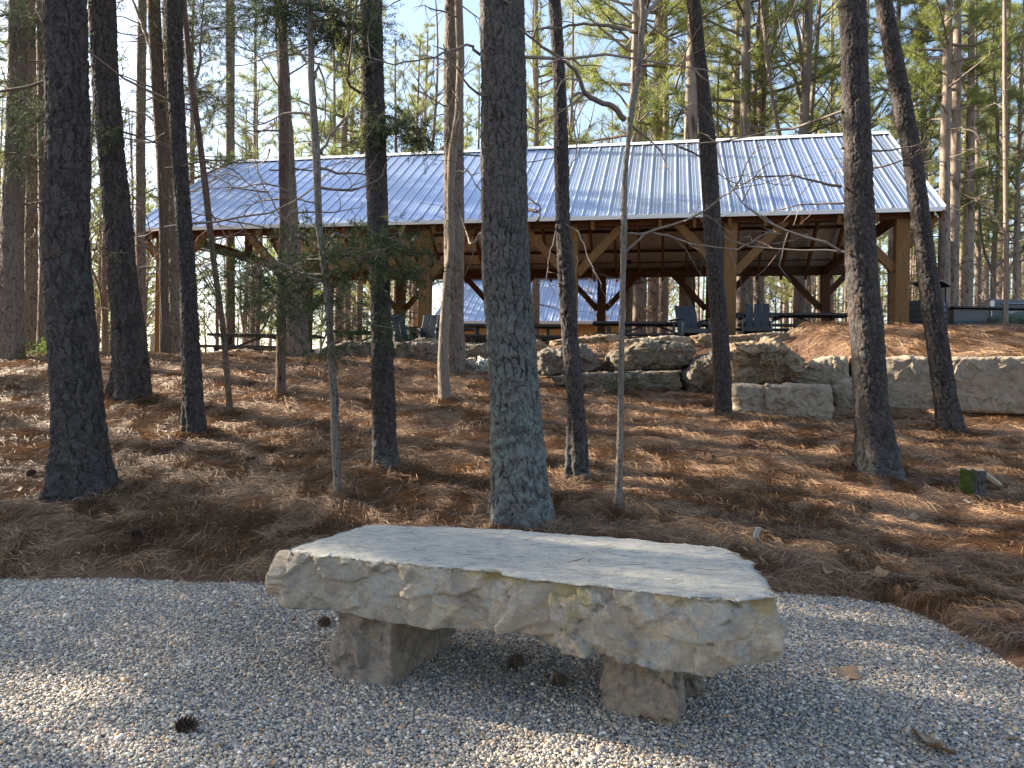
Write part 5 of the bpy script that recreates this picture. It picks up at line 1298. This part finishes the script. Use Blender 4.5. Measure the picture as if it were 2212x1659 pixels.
for k in range(75):
    Y_ = 5.8 + 7.5 * rng.uniform() ** 1.3; X_ = rng.uniform(-.68, .68) * Y_
    if k % 9 == 0: Y_ = rng.uniform(2.9, 5.4); X_ = rng.uniform(-.6, .5) * Y_
    if Y_ > 12 and X_ > .5: continue
    i = k % 4
    if len(lmo) < 4: V, F_, A = lm[i]; o = mk('leaf_fragment', V * .06, F_, M['leaf'], None, True, {'tint': A}); lmo.append(o)
    else: o = lmo[i].copy(); C.objects.link(o)
    o.location = (X_, Y_, hz(X_, Y_) + (.045 if Y_ > gravel_edge(X_) else .02)); o.rotation_euler = (rng.uniform(-.5, .5), rng.uniform(-.5, .5), rng.uniform(0, 6)); s_ = rng.uniform(.6, 1.5); o.scale = (s_, s_ * rng.uniform(.5, 1), s_)
    tag(o, 'small dry leaf fragment scattered in the straw or gravel', 'leaf', 'small leaf fragments scattered on the ground')
# needles and bits lying on the bench slab and on the gravel
n = 90; zt = H - .82; U = RNG.uniform(640, 1660, n); Vv = RNG.uniform(1145, 1275, n); Pp = np.array([at_z(u, v, zt) for u, v in zip(U, Vv)])
fl = (Vv > 1132 + (U - 802) * .07 + 8) & (Vv < 1189 + (U - 617) * .098 - 6) & (U < 1600 + (Vv - 1190)); Pp = Pp[fl]; n = len(Pp)
strands('loose_needles', Pp[:, 0], Pp[:, 1], np.full(n, .009), RNG.uniform(.04, .15, n), np.full(n, .0022), RNG.uniform(.0, .5, n), 'loose needles and bits lying on top of the stone slab', 'needles', M['straw'], .004, .0, lambda X, Y: X * 0 + zt)
n = 700; Y = RNG.uniform(2.6, 5.6, n); X = RNG.uniform(-1, 1, n) * (.66 * Y); k = Y < gravel_edge(X); X, Y = X[k], Y[k]; n = len(X)
near_edge = RNG.uniform(0, 1, n) < np.clip(1.2 - (gravel_edge(X) - Y) * .55, .25, 1); X, Y = X[near_edge], Y[near_edge]; n = len(X)
strands('scattered_needles', X, Y, np.full(n, .019), RNG.uniform(.03, .12, n), np.full(n, .0022), RNG.uniform(.2, .9, n), 'stray pine needles scattered over the gravel', 'needles', M['straw'], .006, .04, lambda X, Y: X * 0)
# small green plants at the far left crest
for u, v, lbl in ((95, 766, 'small light green weed at the crest right of the thin brown trunk'), (20, 764, 'small light green weed at the left edge of the crest')):
    p = ground_hit(u, v + 6); rg = np.random.default_rng(int(u)); Cn = rg.normal(0, 1, (160, 3)) * (.16, .1, .09) + (0, 0, .14); Ax = np.tile([0, 0, 1.], (160, 1)); V, T, A = tufts(Cn, Ax, 5, .05, .02, rg, rg.uniform(0, 1, 160))
    r_ = empty('weed', tuple(p)); tag(r_, lbl, 'weed'); mk('leaves', V, [T], M['greenleaf'], r_, False, {'tint': A}); st_ = MB()
    for c in Cn[::8]: st_.tube(np.array([(c[0] * .3, c[1] * .3, 0), c * (.7, .7, .6), c]), .002, 3)
    st_.build('stems', M['twig'], r_, True)

# ------------------------------------------------------------------ woods beyond the pavilion
pines = [stock_pine(201, 21, .21, 8.0, .6, 3.0, 46, 16, 11), stock_pine(202, 19, .17, 6.5, .8, 2.7, 46, 14, 11), stock_pine(203, 23, .24, 10, .5, 3.2, 44, 18, 17),
         stock_pine(204, 15, .12, 4.5, .7, 2.3, 44, 10, 11), stock_pine(205, 20, .19, 5.5, .9, 3.0, 50, 12, 11)]
bares = [stock_bare(301, 14, .11), stock_bare(302, 17, .15), stock_bare(303, 11, .08)]
tans = [stock_bare(311, 6.5, .05, 'beech_sapling', M['deadleaf']), stock_bare(312, 5, .04, 'beech_sapling', M['deadleaf'])]
greens = [stock_bare(321, 9, .06, 'leafy_sapling', M['greenleaf'])]
used = set()
def place(stock, i, x, y, z, rz, s, label, cat, group=None):
    o = stock[i]
    if id(o) in used: o = copy_tree(o)
    else: used.add(id(o))
    o.location = (x, y, z); o.rotation_euler = (0, 0, rz); o.scale = (s, s, s); tag(o, label, cat, group); return o
# hand placed trunks: (u, v, Y, stock, index, width px at v, label)
HAND = [(1361, 280, 27, 'p', 3, 16, 'slender pine above the roof just left of the thin crooked sapling'), (1437, 280, 30, 'p', 1, 15, 'pine above the roof between the thin sapling and the leaning pine'),
        (1490, 250, 26.5, 'p', 2, 26, 'thick lit pine behind the leaning pine, rising above the roof'), (1559, 250, 29, 'b', 0, 8, 'very thin bare tree above the roof right of the leaning pine'),
        (1607, 200, 27.5, 'p', 0, 21, 'stout pine above the roof, left of a close pair'), (1627, 200, 29, 'p', 1, 13, 'narrower pine above the roof, right of the stout one'),
        (1735, 240, 27, 'b', 1, 19, 'forked bare hardwood fanning out above the roof left of the large scaly pine'), (1752, 260, 30, 'b', 0, 12, 'bare tree close right of the forked hardwood'),
        (1800, 200, 32, 'p', 3, 9, 'thin pine touching the left outline of the large scaly pine above the roof'), (1935, 220, 24, 'p', 1, 14, 'pine crossing behind the strongly leaning pine above the roof'),
        (2000, 330, 26, 'p', 4, 9, 'thin pine just right of the roof peak'), (2045, 300, 22, 'p', 0, 19, 'left stem of the stout pair right of the pavilion'), (2062, 300, 22.6, 'p', 2, 16, 'right stem of the stout pair right of the pavilion'),
        (2094, 250, 25, 'p', 2, 15, 'straight pale pine right of the stout pair'), (2117, 250, 29, 'p', 1, 11, 'slim pine second right of the stout pair'), (2152, 280, 27, 'b', 1, 10, 'smooth pale bare tree near the right edge'),
        (2176, 330, 31, 'p', 4, 9, 'dim slim pine closest to the right edge'), (2200, 300, 26, 'p', 3, 10, 'young pine cut by the right edge'),
        (1380, 640, 29.5, 'p', 0, 25, 'thick pine seen under the beam between cabin and left chair'), (1345 + 70, 640, 31, 'p', 2, 24, 'second thick pine under the beam left of the left chair'),
        (1640, 640, 30, 'p', 4, 20, 'pine seen under the beam directly behind the right chair'), (1000 + 720, 640, 34, 'p', 1, 12, 'thin pine under the beam right of the right chair'),
        (735, 560, 33, 'p', 1, 16, 'pine behind the pavilion right of the slim pale cedar'), (775, 600, 36, 'p', 3, 12, 'thin pine behind the pavilion left of the straight dark pine'),
        (860, 200, 33, 'p', 1, 9, 'pine above the roof immediately right of the straight dark pine'), (905, 180, 38, 'p', 4, 10, 'pine above the roof midway to the crooked trunk'), (720, 200, 30, 'p', 3, 10, 'dark thin pine above the roof left of the straight dark pine'),
        (1075 + 85, 150, 40, 'b', 1, 11, 'bare tree seen between the centre pine and its narrow neighbour'), (1235, 150, 34, 'b', 0, 10, 'bare tree right of the narrow dark pine'), (505 + 60, 230, 34, 'b', 1, 9, 'bare tree above the left end of the roof'),
        (230, 500, 26, 'b', 0, 9, 'slim tree in the gap between the two biggest left pines'), (470, 560, 30, 'b', 2, 6, 'thin bare tree below the left roof overhang'), (420, 300, 24, 'p', 3, 11, 'thin pine behind the leaning grey sapling')]
stk = {'p': pines, 'b': bares}; hgt = {'p': [.21, .17, .24, .12, .19], 'b': [.11, .15, .08]}
rng = np.random.default_rng(8); occ = []
for (u, v, Y, t, i, wpx, lbl) in HAND:
    p = at(u, v, Y); r_need = wpx / 2 * Y / F; s = float(np.clip(r_need / (hgt[t][i] * .72), .75, 1.5)); z = hz(p[0], Y)
    place(stk[t], i, p[0], Y, z - .1, rng.uniform(0, 6), s, lbl, 'pine tree' if t == 'p' else 'bare tree'); occ.append((p[0], Y))
def in_build(x, y):
    a = (x - P0[0]) * ca - (y - P0[1]) * sa; b = (x - P0[0]) * sa + (y - P0[1]) * ca
    if A0 - 1.5 < a < A1 + 1 and -2.5 < b < 2 * RH + 1.2: return True
    return (-6 < x < 7 and 30.5 < y < 44)
cnt = {}
tries = 0; placed = 0
while placed < 165 and tries < 6000:
    tries += 1; Y = rng.uniform(24, 85); x = rng.uniform(-1, 1) * (.72 * Y + 3)
    if in_build(x, Y) or any((x - a) ** 2 + (Y - b) ** 2 < (2.0 + .02 * Y) ** 2 for a, b in occ): continue
    
    zone = 'left of' if x < -.36 * Y else ('right of' if x > .50 * Y else 'beyond')
    q = rng.uniform()
    if q < .66: st, i, nm = pines, rng.integers(5), 'pine'
    elif q < .90: st, i, nm = bares, rng.integers(3), 'bare tree'
    else: st, i, nm = tans, rng.integers(2), 'tan leaved sapling'
    lbl = {'pine': 'background pine in the sunlit woods %s the pavilion', 'bare tree': 'leafless background tree in the woods %s the pavilion', 'tan leaved sapling': 'small sapling holding dry tan leaves in the woods %s the pavilion'}[nm] % zone
    place(st, i, x, Y, hz(x, Y) - .1, rng.uniform(0, 6), rng.uniform(.8, 1.15), lbl, 'pine tree' if nm == 'pine' else ('bare tree' if nm == 'bare tree' else 'sapling'), nm + 's in the woods ' + zone + ' the pavilion')
    occ.append((x, Y)); placed += 1
for x, Y, s in ((-10.5, 19, .9), (-13.8, 24, 1.1)):
    place(greens, 0, x, Y, hz(x, Y) - .1, 1.0 + x, s, 'leafy sapling with fresh yellow green leaves at the far left' if x > -12 else 'taller leafy sapling further back at the far left', 'sapling')

# trees standing to the left of the view: their crowns throw the dappled shade
# undergrowth with dry leaves behind the pavilion
for k, (x, Y) in enumerate([(9.5, 28), (11.5, 29.5), (8.2, 30), (12.8, 27), (3.5, 30), (5.2, 29), (14.5, 28.5), (17, 30), (19, 27), (-4.5, 31.5), (-6, 30.5), (16, 33), (10, 33), (6.5, 46), (21, 31), (13, 36)]):
    place(tans, k % 2, x, Y, hz(x, Y) - .1, k * 1.3, .55 + .35 * ((k * 7) % 5) / 5, 'low undergrowth sapling with dry tan leaves behind the pavilion', 'sapling', 'tan undergrowth behind the pavilion')
def far_woods():
    rg = np.random.default_rng(77); base_ = []
    for sd in range(3):
        lb, (V, T, A) = pine_parts(500 + sd, 20, 3.5 + sd * 1.5, 3.2, 26, 3, 2.2); base_.append((lb, V, A))
    VT, AT = [], []; tr = MB()
    for k in range(120):
        Y = rg.uniform(88, 135); x = rg.uniform(-.85, .85) * Y; s = rg.uniform(.8, 1.2); z = hz(x, Y); a = rg.uniform(0, 6.28); _, V, A = base_[k % 3]
        q = V.reshape(-1, 3, 3); keep = rg.uniform(size=len(q)) < .35; q = q[keep]; c = q.mean(1, keepdims=True); q = (c + (q - c) * 3.2).reshape(-1, 3) @ R3(0, 0, a).T * s + (x, Y, z)
        VT.append(q); AT.append(A.reshape(-1, 3)[keep].ravel()); tr.tube(np.array([(x, Y, z - .5), (x, Y, z + 10 * s), (x + .3, Y, z + 19 * s)]), [.28 * s, .2 * s, .05], 6, a=np.full(3, .5))
    V = np.concatenate(VT); nT = len(V); tv = np.concatenate(tr.V); VV = np.concatenate([V, tv])
    o = mk('far_woods', VV, [np.arange(nT).reshape(-1, 3), np.concatenate(tr.Q) + nT], [M['needles'], M['twig']], None, False, {'tint': np.concatenate([np.concatenate(AT), np.full(len(tv), .5)])})
    mi = np.zeros(len(o.data.polygons), np.int32); mi[nT // 3:] = 1; o.data.polygons.foreach_set('material_index', mi)
    tag(o, 'distant pine woods closing the view behind the pavilion', 'woods', kind='stuff')
far_woods()
SHADE_P = lambda x, y, d, off: .70 if off > 1.5 else (.5 if off > -1 else .10)
rng = np.random.default_rng(21)
def shade_tree(x, y, i, s): place(pines, i, x, y, hz(x, y) - .1, rng.uniform(0, 6), s, 'tall pine in the woods to the left of the view', 'pine tree', 'pines in the woods to the left of the view')
for d in np.arange(9, 62, 3.6):
    for off in np.arange(-13, 14, 3.6):
        # row along the sun direction through the foreground
        x = -d * math.cos(SA) + off * math.sin(SA) * -1 + rng.uniform(-1.2, 1.2) + 1.0; y = 6 + d * math.sin(SA) - off * math.cos(SA) + rng.uniform(-1.2, 1.2)
        if x > -.72 * y - 1.5 and y > -1: continue
        if abs(x) < 5 and abs(y) < 4: continue
        if rng.uniform() < SHADE_P(x, y, d, off): shade_tree(x, y, int(rng.integers(5)), rng.uniform(.85, 1.2))
